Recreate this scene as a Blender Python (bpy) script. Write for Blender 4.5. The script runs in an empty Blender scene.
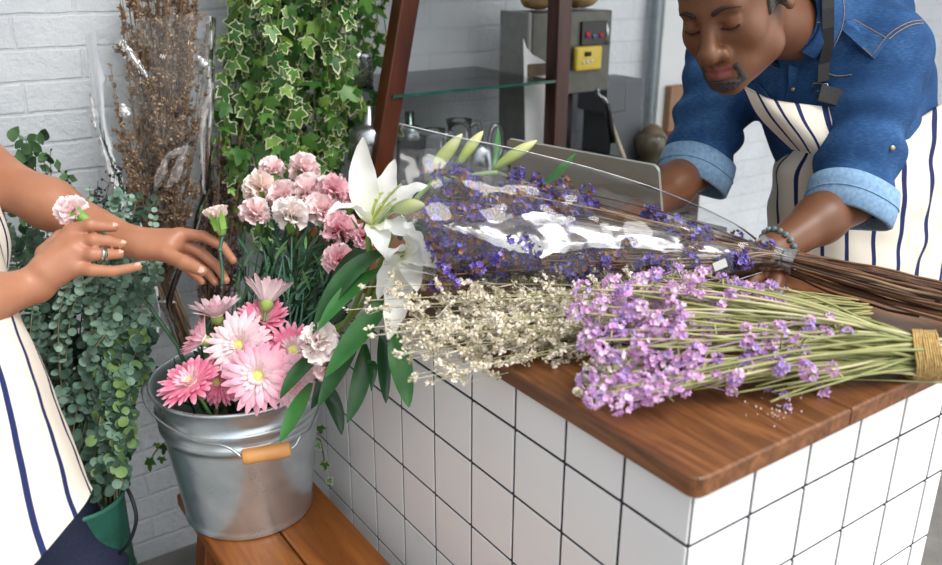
import bpy, bmesh, math, random
import numpy as np
from math import sin, cos, pi, radians as rad

scene = bpy.context.scene
COL = scene.collection
rng = np.random.default_rng(7)
random.seed(7)

# ------------------------------------------------------------------ camera
FPX, PIT, ROLL, YAW = 868.78, .3574, -.0037, .6091
CAM = np.array([-.62508, -.49353, 1.40])
D1 = np.array([-sin(YAW), cos(YAW)])
D2 = np.array([cos(YAW), sin(YAW)])
def w3(x, y, z): return np.array([x * D2[0] + y * D2[1], x * D1[0] + y * D1[1], z])
CR = w3(1, 0, 0)                                   # camera right
CF = w3(0, cos(PIT), -sin(PIT))                    # camera view direction
CU = w3(0, sin(PIT), cos(PIT))                     # camera up
def at(px, py, d):
    """world point seen at photo pixel (px, py) at depth d metres"""
    a, b = px - 471, py - 282.5
    c, s = cos(ROLL), sin(ROLL)
    u, w = c * a + s * b, -s * a + c * b
    return CAM + (CF + CR * (u / FPX) - CU * (w / FPX)) * d
def plane(px, py, x=None, y=None, z=None):
    r = at(px, py, 1.0) - CAM
    if x is not None: t = (x - CAM[0]) / r[0]
    if y is not None: t = (y - CAM[1]) / r[1]
    if z is not None: t = (z - CAM[2]) / r[2]
    return CAM + r * t
def dirc(r, u, b):
    v = CR * r + CU * u - CF * b
    return v / np.linalg.norm(v)
def A(*a): return np.array(a, float)
def nrm(v):
    v = np.asarray(v, float); n = np.linalg.norm(v)
    return v / n if n > 1e-9 else A(0, 0, 1)
UP = A(0, 0, 1)

cam_d = bpy.data.cameras.new('camera'); cam_o = bpy.data.objects.new('camera', cam_d)
COL.objects.link(cam_o); scene.camera = cam_o
cam_o.location = CAM
cam_o.rotation_mode = 'XYZ'
from mathutils import Matrix, Vector
M3 = Matrix(((CR[0], CU[0], -CF[0]), (CR[1], CU[1], -CF[1]), (CR[2], CU[2], -CF[2])))
cam_o.rotation_euler = (M3 @ Matrix.Rotation(-ROLL, 3, 'Z')).to_euler()
cam_d.sensor_width = 36; cam_d.lens = FPX / 942 * 36
cam_d.clip_start = .02
cam_d.dof.use_dof = True; cam_d.dof.focus_distance = 1.36; cam_d.dof.aperture_fstop = 3.6

# ------------------------------------------------------------------ materials
def srgb(h):
    if isinstance(h, str):
        h = h.lstrip('#'); c = [int(h[i:i + 2], 16) / 255 for i in (0, 2, 4)]
    else: c = [x / 255 for x in h]
    return tuple((x / 12.92 if x <= .04045 else ((x + .055) / 1.055) ** 2.4) for x in c) + (1,)
class NT:
    def __init__(s, name):
        s.m = bpy.data.materials.new(name); s.m.use_nodes = True
        s.t = s.m.node_tree; s.n = s.t.nodes
        s.b = s.n['Principled BSDF']; s.out = s.n['Material Output']
    def add(s, typ, **kw):
        n = s.n.new(typ)
        for k, v in kw.items():
            if k.startswith('i_'):
                key = k[2:]; key = int(key) if key.isdigit() else key
                n.inputs[key].default_value = v
            else: setattr(n, k, v)
        return n
    def link(s, a, b): s.t.links.new(a, b)
    def ramp(s, fac, stops, interp='LINEAR'):
        r = s.n.new('ShaderNodeValToRGB'); r.color_ramp.interpolation = interp
        e = r.color_ramp.elements
        while len(e) < len(stops): e.new(.5)
        for k, (p, c) in enumerate(stops): e[k].position = p; e[k].color = srgb(c) if not isinstance(c, tuple) or len(c) != 4 else c
        s.link(fac, r.inputs[0]); return r
    def bump(s, h, strength=.3, dist=.002):
        b = s.add('ShaderNodeBump', i_Strength=strength, i_Distance=dist)
        s.link(h, b.inputs['Height']); s.link(b.outputs[0], s.b.inputs['Normal']); return b
def mat(name, c, c2=None, rough=.5, metal=0, scale=40, bump=0, bdist=.002, spec=.5, sub=0, stretch=None, trans=0, detail=4, sheen=0):
    t = NT(name); b = t.b
    b.inputs['Roughness'].default_value = rough; b.inputs['Metallic'].default_value = metal
    b.inputs['Specular IOR Level'].default_value = spec
    if sheen: b.inputs['Sheen Weight'].default_value = sheen
    if sub:
        b.inputs['Subsurface Weight'].default_value = sub
        b.inputs['Subsurface Radius'].default_value = (.012, .006, .004); b.inputs['Subsurface Scale'].default_value = .5
    co = t.add('ShaderNodeTexCoord'); vec = co.outputs['Object']
    if stretch:
        mp = t.add('ShaderNodeMapping'); mp.inputs['Scale'].default_value = stretch; t.link(vec, mp.inputs[0]); vec = mp.outputs[0]
    nz = t.add('ShaderNodeTexNoise', i_Scale=scale, i_Detail=detail); t.link(vec, nz.inputs['Vector'])
    r = t.ramp(nz.outputs[0], [(.3, c), (.7, c2 or c)]); t.link(r.outputs[0], b.inputs['Base Color'])
    if bump: t.bump(nz.outputs[0], bump, bdist)
    if trans:
        # thin leaf: let some light through
        tr = t.add('ShaderNodeBsdfTranslucent'); t.link(r.outputs[0], tr.inputs[0])
        mx = t.add('ShaderNodeMixShader', i_0=trans); t.link(b.outputs[0], mx.inputs[1]); t.link(tr.outputs[0], mx.inputs[2])
        t.link(mx.outputs[0], t.out.inputs[0])
    return t.m
def petal_mat(name, stops, trans=.2, rough=.6):
    t = NT(name); co = t.add('ShaderNodeTexCoord'); sp = t.add('ShaderNodeSeparateXYZ'); t.link(co.outputs['UV'], sp.inputs[0])
    nz = t.add('ShaderNodeTexNoise', i_Scale=60., i_Detail=3.); t.link(co.outputs['Object'], nz.inputs['Vector'])
    ma = t.add('ShaderNodeMath', operation='MULTIPLY_ADD', i_1=.25, i_2=-.125); t.link(nz.outputs[0], ma.inputs[0])
    ad = t.add('ShaderNodeMath', operation='ADD'); t.link(sp.outputs[1], ad.inputs[0]); t.link(ma.outputs[0], ad.inputs[1])
    r = t.ramp(ad.outputs[0], stops); t.link(r.outputs[0], t.b.inputs['Base Color'])
    t.b.inputs['Roughness'].default_value = rough; t.b.inputs['Specular IOR Level'].default_value = .25
    tr = t.add('ShaderNodeBsdfTranslucent'); t.link(r.outputs[0], tr.inputs[0])
    mx = t.add('ShaderNodeMixShader', i_0=trans); t.link(t.b.outputs[0], mx.inputs[1]); t.link(tr.outputs[0], mx.inputs[2]); t.link(mx.outputs[0], t.out.inputs[0])
    return t.m
def wood(name, stops, along='Y', scale=1., rough=.4, bump=.15, spec=.5, knots=False):
    t = NT(name); co = t.add('ShaderNodeTexCoord'); mp = t.add('ShaderNodeMapping')
    s = {'X': (1.5, 14, 14), 'Y': (14, 1.5, 14), 'Z': (14, 14, 1.5)}[along]
    mp.inputs['Scale'].default_value = tuple(q * scale for q in s); t.link(co.outputs['Object'], mp.inputs[0])
    n0 = t.add('ShaderNodeTexNoise', i_Scale=.9, i_Detail=2.); t.link(mp.outputs[0], n0.inputs['Vector'])
    mx = t.add('ShaderNodeMixRGB', i_Fac=.35, blend_type='ADD'); t.link(mp.outputs[0], mx.inputs[1]); t.link(n0.outputs['Color'], mx.inputs[2])
    n1 = t.add('ShaderNodeTexNoise', i_Scale=2.2, i_Detail=8., i_Roughness=.65, i_Distortion=1.2 if knots else .4); t.link(mx.outputs[0], n1.inputs['Vector'])
    r = t.ramp(n1.outputs[0], stops); t.link(r.outputs[0], t.b.inputs['Base Color'])
    t.b.inputs['Roughness'].default_value = rough; t.b.inputs['Specular IOR Level'].default_value = spec
    t.bump(n1.outputs[0], bump, .002); return t.m
def glassy(name, tint='#ffffff', ior=1.45, rough=.03, base=.02, opac=0., gain=1.):
    """thin clear sheet: transparent with Fresnel gloss"""
    t = NT(name); t.n.remove(t.b)
    tr = t.add('ShaderNodeBsdfTransparent'); tr.inputs[0].default_value = srgb(tint)
    gl = t.add('ShaderNodeBsdfGlossy', i_Roughness=rough)
    fr = t.add('ShaderNodeFresnel', i_IOR=ior)
    ma = t.add('ShaderNodeMath', operation='MULTIPLY_ADD', i_1=gain, i_2=base, use_clamp=True); t.link(fr.outputs[0], ma.inputs[0])
    mx = t.add('ShaderNodeMixShader'); t.link(ma.outputs[0], mx.inputs[0]); t.link(tr.outputs[0], mx.inputs[1]); t.link(gl.outputs[0], mx.inputs[2])
    if opac:
        df = t.add('ShaderNodeBsdfDiffuse'); df.inputs[0].default_value = (.9, .9, .92, 1)
        m2 = t.add('ShaderNodeMixShader', i_0=opac); t.link(mx.outputs[0], m2.inputs[1]); t.link(df.outputs[0], m2.inputs[2]); mx = m2
    t.link(mx.outputs[0], t.out.inputs[0])
    return t.m
def stripes(name, axis, period, width, cbase, cline, off=0., distort=.0, wave=3.):
    """woven cloth with woven-in stripes running along the cloth; axis = direction across the stripes"""
    t = NT(name); co = t.add('ShaderNodeTexCoord'); vec = co.outputs['Object']
    nz = t.add('ShaderNodeTexNoise', i_Scale=wave, i_Detail=1.); t.link(vec, nz.inputs['Vector'])
    dt = t.add('ShaderNodeVectorMath', operation='DOT_PRODUCT'); dt.inputs[1].default_value = axis; t.link(vec, dt.inputs[0])
    m0 = t.add('ShaderNodeMath', operation='MULTIPLY_ADD', i_1=distort); t.link(nz.outputs[0], m0.inputs[0]); t.link(dt.outputs['Value'], m0.inputs[2])
    m1 = t.add('ShaderNodeMath', operation='ADD', i_1=off + 100 * period); t.link(m0.outputs[0], m1.inputs[0])
    m2 = t.add('ShaderNodeMath', operation='MODULO', i_1=period); t.link(m1.outputs[0], m2.inputs[0])
    m3 = t.add('ShaderNodeMath', operation='LESS_THAN', i_1=width); t.link(m2.outputs[0], m3.inputs[0])
    fine = t.add('ShaderNodeTexNoise', i_Scale=400., i_Detail=2.); t.link(vec, fine.inputs['Vector'])
    mx = t.add('ShaderNodeMixRGB'); mx.inputs[1].default_value = srgb(cbase); mx.inputs[2].default_value = srgb(cline)
    t.link(m3.outputs[0], mx.inputs[0]); t.link(mx.outputs[0], t.b.inputs['Base Color'])
    t.b.inputs['Roughness'].default_value = .85; t.b.inputs['Specular IOR Level'].default_value = .2
    t.bump(fine.outputs[0], .25, .001); return t.m

# ------------------------------------------------------------------ mesh buffer
ABS = {}
def tag(o, label=None, cat=None, group=None, kind=None):
    if label: o['label'] = label
    if cat: o['category'] = cat
    if group: o['group'] = group
    if kind: o['kind'] = kind
    return o
def thing(name, label, cat, loc=(0, 0, 0), group=None):
    o = bpy.data.objects.new(name, None); COL.objects.link(o); o.location = loc
    o.empty_display_size = .05
    ABS[o.name] = np.array(loc, float); return tag(o, label, cat, group)
def link_mesh(name, me, mats, parent=None, loc=None):
    for m in (mats if isinstance(mats, (list, tuple)) else [mats]): me.materials.append(m)
    o = bpy.data.objects.new(name, me); COL.objects.link(o)
    if parent is not None: o.parent = parent; base = ABS[parent.name]; ABS[o.name] = base
    else: o.location = loc if loc is not None else (0, 0, 0); ABS[o.name] = np.array(o.location, float)
    return o
class Buf:
    def __init__(s): s.v = []; s.f = []; s.m = []; s.uv = []; s.n = 0
    def add(s, V, F, mi=0, UV=None):
        V = np.asarray(V, float).reshape(-1, 3); n = s.n
        s.v.append(V); s.uv.append(np.zeros((len(V), 2)) if UV is None else np.asarray(UV, float))
        s.f.extend([tuple(i + n for i in f) for f in F])
        s.m.extend([mi] * len(F) if isinstance(mi, int) else list(mi)); s.n += len(V); return s
    def build(s, name, mats, parent=None, loc=None, smooth=True):
        V = np.concatenate(s.v) if s.v else np.zeros((0, 3))
        off = ABS[parent.name] if parent is not None else (np.array(loc, float) if loc is not None else np.zeros(3))
        me = bpy.data.meshes.new(name); me.from_pydata((V - off).tolist(), [], s.f)
        me.polygons.foreach_set('material_index', s.m)
        me.polygons.foreach_set('use_smooth', [smooth] * len(s.f))
        U = np.concatenate(s.uv)
        if U.any():
            l = me.uv_layers.new(name='uv'); idx = np.zeros(len(me.loops), int); me.loops.foreach_get('vertex_index', idx)
            l.data.foreach_set('uv', U[idx].ravel())
        me.update()
        return link_mesh(name, me, mats, parent, loc)
    # ---- shapes
    def box(s, lo, hi, mi=0, bev=0):
        lo = np.array(lo, float); hi = np.array(hi, float)
        bm = bmesh.new(); bmesh.ops.create_cube(bm, size=1)
        for v in bm.verts: v.co = Vector((lo + hi) / 2 + np.array(v.co) * (hi - lo))
        if bev: bmesh.ops.bevel(bm, geom=list(bm.edges), offset=bev, segments=3, affect='EDGES', profile=.5)
        return s.bm(bm, mi)
    def bm(s, bm, mi=0, mtx=None):
        bm.verts.index_update()
        V = [np.array(v.co) for v in bm.verts]
        if mtx is not None: V = [mtx[:3, :3] @ v + mtx[:3, 3] for v in V]
        F = [tuple(v.index for v in f.verts) for f in bm.faces]; bm.free(); return s.add(V, F, mi)
    def obox(s, c, ax, half, mi=0, bev=0):
        """oriented box: centre, 3 axes (rows), half sizes"""
        bm = bmesh.new(); bmesh.ops.create_cube(bm, size=2)
        for v in bm.verts: v.co = Vector(np.array(v.co) * half)
        if bev: bmesh.ops.bevel(bm, geom=list(bm.edges), offset=bev, segments=3, affect='EDGES', profile=.5)
        m = np.eye(4); m[:3, :3] = np.array(ax).T; m[:3, 3] = c
        return s.bm(bm, mi, m)
    def tube(s, P, R, n=6, mi=0, cap=True, flat=None):
        P = np.asarray(P, float); k = len(P); R = np.full(k, R) if np.isscalar(R) else np.asarray(R, float)
        T = np.gradient(P, axis=0); T /= np.maximum(np.linalg.norm(T, axis=1), 1e-9)[:, None]
        nv = nrm(np.cross(T[0], A(.31, .52, .8))); V = []
        for i in range(k):
            nv = nrm(nv - T[i] * (nv @ T[i])); bv = np.cross(T[i], nv)
            a = np.arange(n) * 2 * pi / n
            V.append(P[i] + R[i] * (np.cos(a)[:, None] * nv + np.sin(a)[:, None] * bv))
        F = [(i * n + j, i * n + (j + 1) % n, (i + 1) * n + (j + 1) % n, (i + 1) * n + j) for i in range(k - 1) for j in range(n)]
        if cap: F += [tuple(range(n))[::-1], tuple((k - 1) * n + j for j in range(n))]
        UV = np.repeat(np.stack([np.zeros(k), np.linspace(0, 1, k)], 1), n, 0)
        return s.add(np.concatenate(V), F, mi, UV)
    def grid(s, V, mi=0, UV=None, closed=False):
        nu, nv = V.shape[:2]; F = []
        for i in range(nu - 1):
            for j in range(nv if closed else nv - 1):
                F.append((i * nv + j, i * nv + (j + 1) % nv, (i + 1) * nv + (j + 1) % nv, (i + 1) * nv + j))
        if UV is None:
            UV = np.stack(np.meshgrid(np.linspace(0, 1, nu), np.linspace(0, 1, nv), indexing='ij')[::-1], -1)
        return s.add(V.reshape(-1, 3), F, mi, UV.reshape(-1, 2))
    def lathe(s, prof, c, n=32, mi=0, axis=UP, cap=False):
        """prof = [(r, h)...] around axis through c"""
        axis = nrm(axis); a1 = nrm(np.cross(axis, A(.3, .9, .12))); a2 = np.cross(axis, a1)
        a = np.arange(n) * 2 * pi / n
        V = np.array([[np.asarray(c) + axis * h + r * (cos(t) * a1 + sin(t) * a2) for t in a] for r, h in prof])
        s.grid(V, mi, closed=True)
        return s
    def ball(s, c, r, mi=0, n=8, m=6, ax=np.eye(3)):
        r = np.full(3, r) if np.isscalar(r) else np.asarray(r, float)
        V = []
        for i in range(m + 1):
            th = pi * i / m
            for j in range(n):
                ph = 2 * pi * j / n
                V.append(A(sin(th) * cos(ph), sin(th) * sin(ph), cos(th)) * r)
        V = np.array(V) @ np.array(ax) + c
        F = [(i * n + j, (i + 1) * n + j, (i + 1) * n + (j + 1) % n, i * n + (j + 1) % n) for i in range(m) for j in range(n)]
        return s.add(V, F, mi)
    def blade(s, P, W, N, mi=0, cup=.15, nx=5, ruff=0., seed=0, wave=0):
        """leaf or petal: spine P, half widths W, face normal hint N, cup = cross curvature"""
        P = np.asarray(P, float); k = len(P); W = np.asarray(W, float)
        T = np.gradient(P, axis=0); r = np.random.default_rng(seed) if ruff else None
        x = np.linspace(-1, 1, nx); V = np.zeros((k, nx, 3))
        for i in range(k):
            t = nrm(T[i]); sd = nrm(np.cross(t, N)); nn = np.cross(sd, t)
            q = P[i] + np.outer(x * W[i], sd) + np.outer((x * x) * cup * W[i], nn)
            if wave: q += np.outer(np.abs(x) * wave * sin(i * 1.9 + seed) * W[i] * np.sign(x), nn)
            if ruff: q += np.outer(r.normal(0, ruff, nx) * W[i], nn)
            V[i] = q
        return s.grid(V, mi)
def bez(p0, p1, p2, n=8):
    t = np.linspace(0, 1, n)[:, None]
    return (1 - t) ** 2 * p0 + 2 * t * (1 - t) * p1 + t * t * p2
def smooth_path(P, n=20):
    """Catmull-Rom through points"""
    P = np.asarray(P, float); P = np.vstack([2 * P[0] - P[1], P, 2 * P[-1] - P[-2]]); out = []
    segs = len(P) - 3; per = max(2, n // segs)
    for i in range(segs):
        p0, p1, p2, p3 = P[i:i + 4]
        for t in np.linspace(0, 1, per, endpoint=False):
            out.append(.5 * ((2 * p1) + (-p0 + p2) * t + (2 * p0 - 5 * p1 + 4 * p2 - p3) * t * t + (-p0 + 3 * p1 - 3 * p2 + p3) * t ** 3))
    out.append(P[-2]); return np.array(out)
def basis(d, hint=UP):
    d = nrm(d); h = hint if abs(nrm(hint) @ d) < .95 else A(1, .2, .1)
    x = nrm(np.cross(h, d)); y = np.cross(d, x)
    return np.array([x, y, d])            # rows: local x, y, z in world
def rdir(): return nrm(rng.normal(size=3))
def rot_about(v, axis, a):
    axis = nrm(axis); return v * cos(a) + np.cross(axis, v) * sin(a) + axis * (axis @ v) * (1 - cos(a))

# ------------------------------------------------------------------ signed-distance bodies
def rc(p, a, b, ra, rb=None):
    rb = ra if rb is None else rb; a = np.asarray(a); ab = np.asarray(b) - a
    t = np.clip(((p - a) @ ab) / max(ab @ ab, 1e-12), 0, 1)
    return np.linalg.norm(p - a - t[:, None] * ab, axis=1) - (ra + (rb - ra) * t)
def ell(p, c, r, ax=None):
    q = p - np.asarray(c)
    if ax is not None: q = q @ np.asarray(ax).T
    r = np.asarray(r, float); k0 = np.linalg.norm(q / r, axis=1); k1 = np.linalg.norm(q / (r * r), axis=1)
    return k0 * (k0 - 1) / np.maximum(k1, 1e-9)
def smin(a, b, k):
    h = np.clip(.5 + .5 * (b - a) / k, 0, 1); return b + (a - b) * h - k * h * (1 - h)
def smax(a, b, k): return -smin(-a, -b, k)
def chain(p, pts, rad_, k=.004):
    d = None
    for i in range(len(pts) - 1):
        e = rc(p, pts[i], pts[i + 1], rad_[i], rad_[i + 1]); d = e if d is None else smin(d, e, k)
    return d
def sdf_mesh(fn, lo, hi, h):
    """naive surface nets over the blocks the surface passes through"""
    lo = np.asarray(lo, float); hi = np.asarray(hi, float); B = 8
    nb = np.ceil((hi - lo) / (h * B)).astype(int) + 1; N = nb * B + 1
    ii = np.stack(np.meshgrid(*[np.arange(n) for n in nb], indexing='ij'), -1).reshape(-1, 3)
    cen = lo + (ii + .5) * B * h
    d = np.concatenate([fn(c) for c in np.array_split(cen, max(1, len(cen) // 60000))])
    act = np.abs(d) < B * h * 1.35
    val = np.full(N, 1., np.float32); known = np.zeros(N, bool)
    loc = np.stack(np.meshgrid(*[np.arange(B + 1)] * 3, indexing='ij'), -1).reshape(-1, 3)
    blocks = ii[act]
    for ch in np.array_split(blocks, max(1, len(blocks) // 150)):
        if not len(ch): continue
        g = (ch[:, None, :] * B + loc[None]).reshape(-1, 3)
        v = fn(lo + g * h); val[g[:, 0], g[:, 1], g[:, 2]] = v; known[g[:, 0], g[:, 1], g[:, 2]] = True
    neg = val < 0
    off = np.array([[i, j, k] for i in (0, 1) for j in (0, 1) for k in (0, 1)])
    S = [slice(0, n - 1) for n in N]
    def sh(arr, o): return arr[o[0]:N[0] - 1 + o[0], o[1]:N[1] - 1 + o[1], o[2]:N[2] - 1 + o[2]]
    cnt = np.zeros(N - 1, np.int8); kn = np.ones(N - 1, bool)
    for o in off: cnt += sh(neg, o); kn &= sh(known, o)
    cell = (cnt > 0) & (cnt < 8) & kn
    idx = np.argwhere(cell); vid = np.full(N - 1, -1, int); vid[tuple(idx.T)] = np.arange(len(idx))
    acc = np.zeros((len(idx), 3)); num = np.zeros(len(idx))
    for a in range(8):
        for ax in range(3):
            if off[a][ax]: continue
            ob = off[a].copy(); ob[ax] = 1
            ga = idx + off[a]; gb = idx + ob
            va = val[tuple(ga.T)]; vb = val[tuple(gb.T)]; cr = (va < 0) != (vb < 0)
            t = np.where(cr, va / np.where(cr, va - vb, 1), 0)
            pt = ga + (gb - ga) * t[:, None]
            acc += np.where(cr[:, None], pt, 0); num += cr
    V = lo + acc / np.maximum(num, 1)[:, None] * h
    F = []
    for ax in range(3):
        u, w = [(1, 2), (2, 0), (0, 1)][ax]
        sa = [slice(0, n) for n in N]; sb = [slice(0, n) for n in N]
        sa[ax] = slice(0, N[ax] - 1); sb[ax] = slice(1, N[ax])
        ed = (neg[tuple(sa)] != neg[tuple(sb)]) & known[tuple(sa)] & known[tuple(sb)]
        e = np.argwhere(ed); e = e[(e[:, u] > 0) & (e[:, w] > 0) & (e[:, u] < N[u] - 1) & (e[:, w] < N[w] - 1)]
        if not len(e): continue
        fl = neg[tuple(e.T)]
        du = np.zeros(3, int); du[u] = 1; dw = np.zeros(3, int); dw[w] = 1
        q = np.stack([vid[tuple((e - du - dw).T)], vid[tuple((e - dw).T)], vid[tuple(e.T)], vid[tuple((e - du).T)]], 1)
        ok = (q >= 0).all(1); q = q[ok]; fl = fl[ok]
        q[~fl] = q[~fl][:, ::-1]; F.append(q)
    return V, np.concatenate(F)
def sdf_obj(name, fn, lo, hi, h, mats, parent=None, loc=None, pick=None):
    V, F = sdf_mesh(fn, lo, hi, h)
    b = Buf(); mi = 0
    if pick is not None: mi = pick(V[F].mean(1)).astype(int).tolist()
    b.add(V, F.tolist(), mi); return b.build(name, mats, parent, loc)
def wob(p, s, seed=0):
    """cheap smooth noise"""
    r = np.random.default_rng(seed); o = 0
    for k in range(4):
        a = r.normal(size=3); a /= np.linalg.norm(a)
        o = o + np.sin(p @ a * s * (1 + .6 * k) + r.uniform(0, 6)) / (1 + .5 * k)
    return o / 2.5
# ================================================================== setting
YW = 1.42
def struct(o): o['kind'] = 'structure'; return o
def brick_mat():
    t = NT('white_painted_brick'); co = t.add('ShaderNodeTexCoord'); mp = t.add('ShaderNodeMapping')
    t.link(co.outputs['Object'], mp.inputs[0])
    sw = t.add('ShaderNodeSeparateXYZ'); t.link(mp.outputs[0], sw.inputs[0])
    cb = t.add('ShaderNodeCombineXYZ'); t.link(sw.outputs[0], cb.inputs[0]); t.link(sw.outputs[2], cb.inputs[1])
    nz = t.add('ShaderNodeTexNoise', i_Scale=9., i_Detail=3.); t.link(mp.outputs[0], nz.inputs['Vector'])
    ds = t.add('ShaderNodeMixRGB', i_Fac=.016, blend_type='ADD'); t.link(cb.outputs[0], ds.inputs[1]); t.link(nz.outputs['Color'], ds.inputs[2])
    br = t.add('ShaderNodeTexBrick', offset=.5)
    for k, v in dict(Scale=1., **{'Mortar Size': .0045, 'Mortar Smooth': .6, 'Bias': 0., 'Brick Width': .235, 'Row Height': .062}).items(): br.inputs[k].default_value = v
    br.inputs['Color1'].default_value = (1, 1, 1, 1); br.inputs['Color2'].default_value = (.86, .86, .86, 1); br.inputs['Mortar'].default_value = (.35, .35, .35, 1)
    t.link(ds.outputs[0], br.inputs['Vector'])
    n2 = t.add('ShaderNodeTexNoise', i_Scale=48., i_Detail=8., i_Roughness=.7); t.link(mp.outputs[0], n2.inputs['Vector'])
    n3 = t.add('ShaderNodeTexNoise', i_Scale=5., i_Detail=4.); t.link(mp.outputs[0], n3.inputs['Vector'])
    h = t.add('ShaderNodeMixRGB', i_Fac=.68); t.link(br.outputs['Color'], h.inputs[1]); t.link(n2.outputs[0], h.inputs[2])
    r = t.ramp(n3.outputs[0], [(.3, '#d6dce2'), (.7, '#e6ebef')])
    mo = t.add('ShaderNodeMixRGB', blend_type='MULTIPLY', i_Fac=.07); t.link(r.outputs[0], mo.inputs[1]); t.link(br.outputs['Color'], mo.inputs[2])
    t.link(mo.outputs[0], t.b.inputs['Base Color']); t.b.inputs['Roughness'].default_value = .55
    t.bump(h.outputs[0], .95, .009); return t.m
BRICK = brick_mat()
struct(Buf().box((-2.6, YW, -.02), (4.2, YW + .12, 2.6)).build('wall_back', BRICK, smooth=False))
FLOORM = mat('grey_concrete', '#6f6c68', '#84817c', rough=.7, scale=12, bump=.15)
struct(Buf().box((-2.6, -2.2, -.06), (4.2, YW, 0)).build('floor', FLOORM, smooth=False))
CEIL = mat('white_plaster', '#c9cbcb', '#d4d6d6', rough=.8)
struct(Buf().box((-2.6, .6, 2.5), (.9, YW + .12, 2.6)).box((.9, -.25, 2.5), (4.2, YW + .12, 2.6)).build('shade_ceiling', CEIL, smooth=False))  # unseen slab added overhead, reaching further out on the right to shade that side
struct(Buf().box((4.2, -.4, -.02), (4.32, YW + .12, 2.6)).build('shade_wall_right', BRICK, smooth=False))  # unseen side wall added to darken the room's right end
# white door frame and conduit on the wall
WHITEP = mat('white_gloss_paint', '#d8dcdc', '#e4e7e6', rough=.4, scale=6)
GREYM = mat('grey_pipe_metal', '#7d878c', '#8d979c', rough=.4, metal=.3)
px = plane(667, 60, y=YW - .02)
struct(Buf().box((px[0] - .05, YW - .035, 0), (px[0] + .075, YW, 2.3), bev=.004).build('trim_1', WHITEP))
p = plane(651, 60, y=YW - .03)
struct(Buf().tube([A(p[0], YW - .03, 0), A(p[0], YW - .03, 2.3)], .017, 12).build('trim_2', GREYM))

# ================================================================== tiled counter
TILE = mat('white_glazed_tile', '#f1f2f2', '#f6f6f5', rough=.16, scale=3, spec=.5)
GROUT = mat('dark_navy_grout', '#1a1e2c', '#252a3a', rough=.8)
CW, CL = .545, .99
ctr = thing('tiled_counter', 'service counter clad in square white tiles with dark grout', 'counter', (.27, .5, 0))
Buf().box((.0015, .0015, 0), (CW - .0015, CL, .886)).build('body', GROUT, ctr, smooth=False)
tb = Buf(); zr = [.886, .8167, .7143, .604, .5007, .397, .293, .19, .087, 0]; g = .0024
def tile(face, a0, a1, z0, z1):
    if face == 'l': tb.box((-.0006, a0 + g, z0 + g), (.004, a1 - g, z1 - g), bev=.0012)
    if face == 'r': tb.box((a0 + g, -.0006, z0 + g), (a1 - g, .004, z1 - g), bev=.0012)
    if face == 'b': tb.box((CW - .004, a0 + g, z0 + g), (CW + .0006, a1 - g, z1 - g), bev=.0012)
for z1, z0 in zip(zr[:-1], zr[1:]):
    for k in range(10): tile('l', k * .1, min(CL, k * .1 + .1), z0, z1); tile('b', k * .1, min(CL, k * .1 + .1), z0, z1)
    for k in range(6): tile('r', k * .1003, min(CW, k * .1003 + .1003), z0, z1)
tb.build('tiles', TILE, ctr, smooth=False)

WT = wood('oiled_walnut', [(.25, '#3a2013'), (.45, '#6b4226'), (.6, '#855634'), (.8, '#a06b40')], 'Y', 1.5, rough=.33, bump=.2, knots=True)
wt = thing('worktop', 'dark oiled wooden worktop of two planks on the tiled counter', 'worktop', (.27, .5, .886))
def plank(x0, x1, y0, y1, z0, z1, rx, mi=0):
    b = bmesh.new(); bmesh.ops.create_cube(b, size=1)
    for v in b.verts: v.co = Vector(((x0 + x1) / 2 + v.co.x * (x1 - x0), (y0 + y1) / 2 + v.co.y * (y1 - y0), (z0 + z1) / 2 + v.co.z * (z1 - z0)))
    ve = [e for e in b.edges if abs(e.verts[0].co.z - e.verts[1].co.z) > .01 and abs(e.verts[0].co.x - rx) < 1e-4]
    bmesh.ops.bevel(b, geom=ve, offset=.014, segments=5, affect='EDGES', profile=.5)
    bmesh.ops.bevel(b, geom=[e for e in b.edges if abs(e.verts[0].co.z - e.verts[1].co.z) < 1e-5], offset=.0035, segments=3, affect='EDGES', profile=.5)
    return b
Buf().bm(plank(-.014, .248, -.014, 1.0, .8865, .912, -.014)).build('plank', WT, wt, smooth=False)
Buf().bm(plank(.2505, .68, -.014, 1.0, .8865, .912, .68)).build('plank', WT, wt, smooth=False)
ZT = .912

# ================================================================== bench
BW = wood('orange_teak', [(.25, '#6a3613'), (.5, '#95561f'), (.7, '#ad6a2b'), (.85, '#bd7c3a')], 'Y', 1.1, rough=.35, bump=.12, knots=True)
BWD = wood('dark_teak', [(.3, '#54290f'), (.6, '#7d441b'), (.8, '#8d5224')], 'Z', 1., rough=.4)
ZB = .46
bn = thing('bench', 'low orange-brown wooden bench under the galvanised bucket', 'bench', (-.165, .5, 0))
for x0, x1 in ((-.285, -.172), (-.1695, -.055)):
    Buf().box((x0, .06, ZB - .026), (x1, .955, ZB), bev=.004).build('plank', BW, bn, smooth=False)
for sx in (0, 1):
    for yy in (.83, .18):
        top = A(-.262 if sx == 0 else -.078, yy, ZB - .026); bot = A(-.315 if sx == 0 else -.045, yy + (.04 if yy > .5 else -.04), 0)
        d = bot - top; b_ = basis(d, A(0, 1, 0))
        Buf().obox((top + bot) / 2, b_, A(.02, .024, np.linalg.norm(d) / 2), bev=.003).build('leg', BWD, bn, smooth=False)
Buf().box((-.175, .2, ZB - .2), (-.15, .82, ZB - .16), bev=.003).build('stretcher', BWD, bn, smooth=False)
for yy in (.83, .18): Buf().box((-.272, yy - .012, ZB - .07), (-.07, yy + .012, ZB - .0262), bev=.002).build('apron_rail', BWD, bn, smooth=False)

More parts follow.
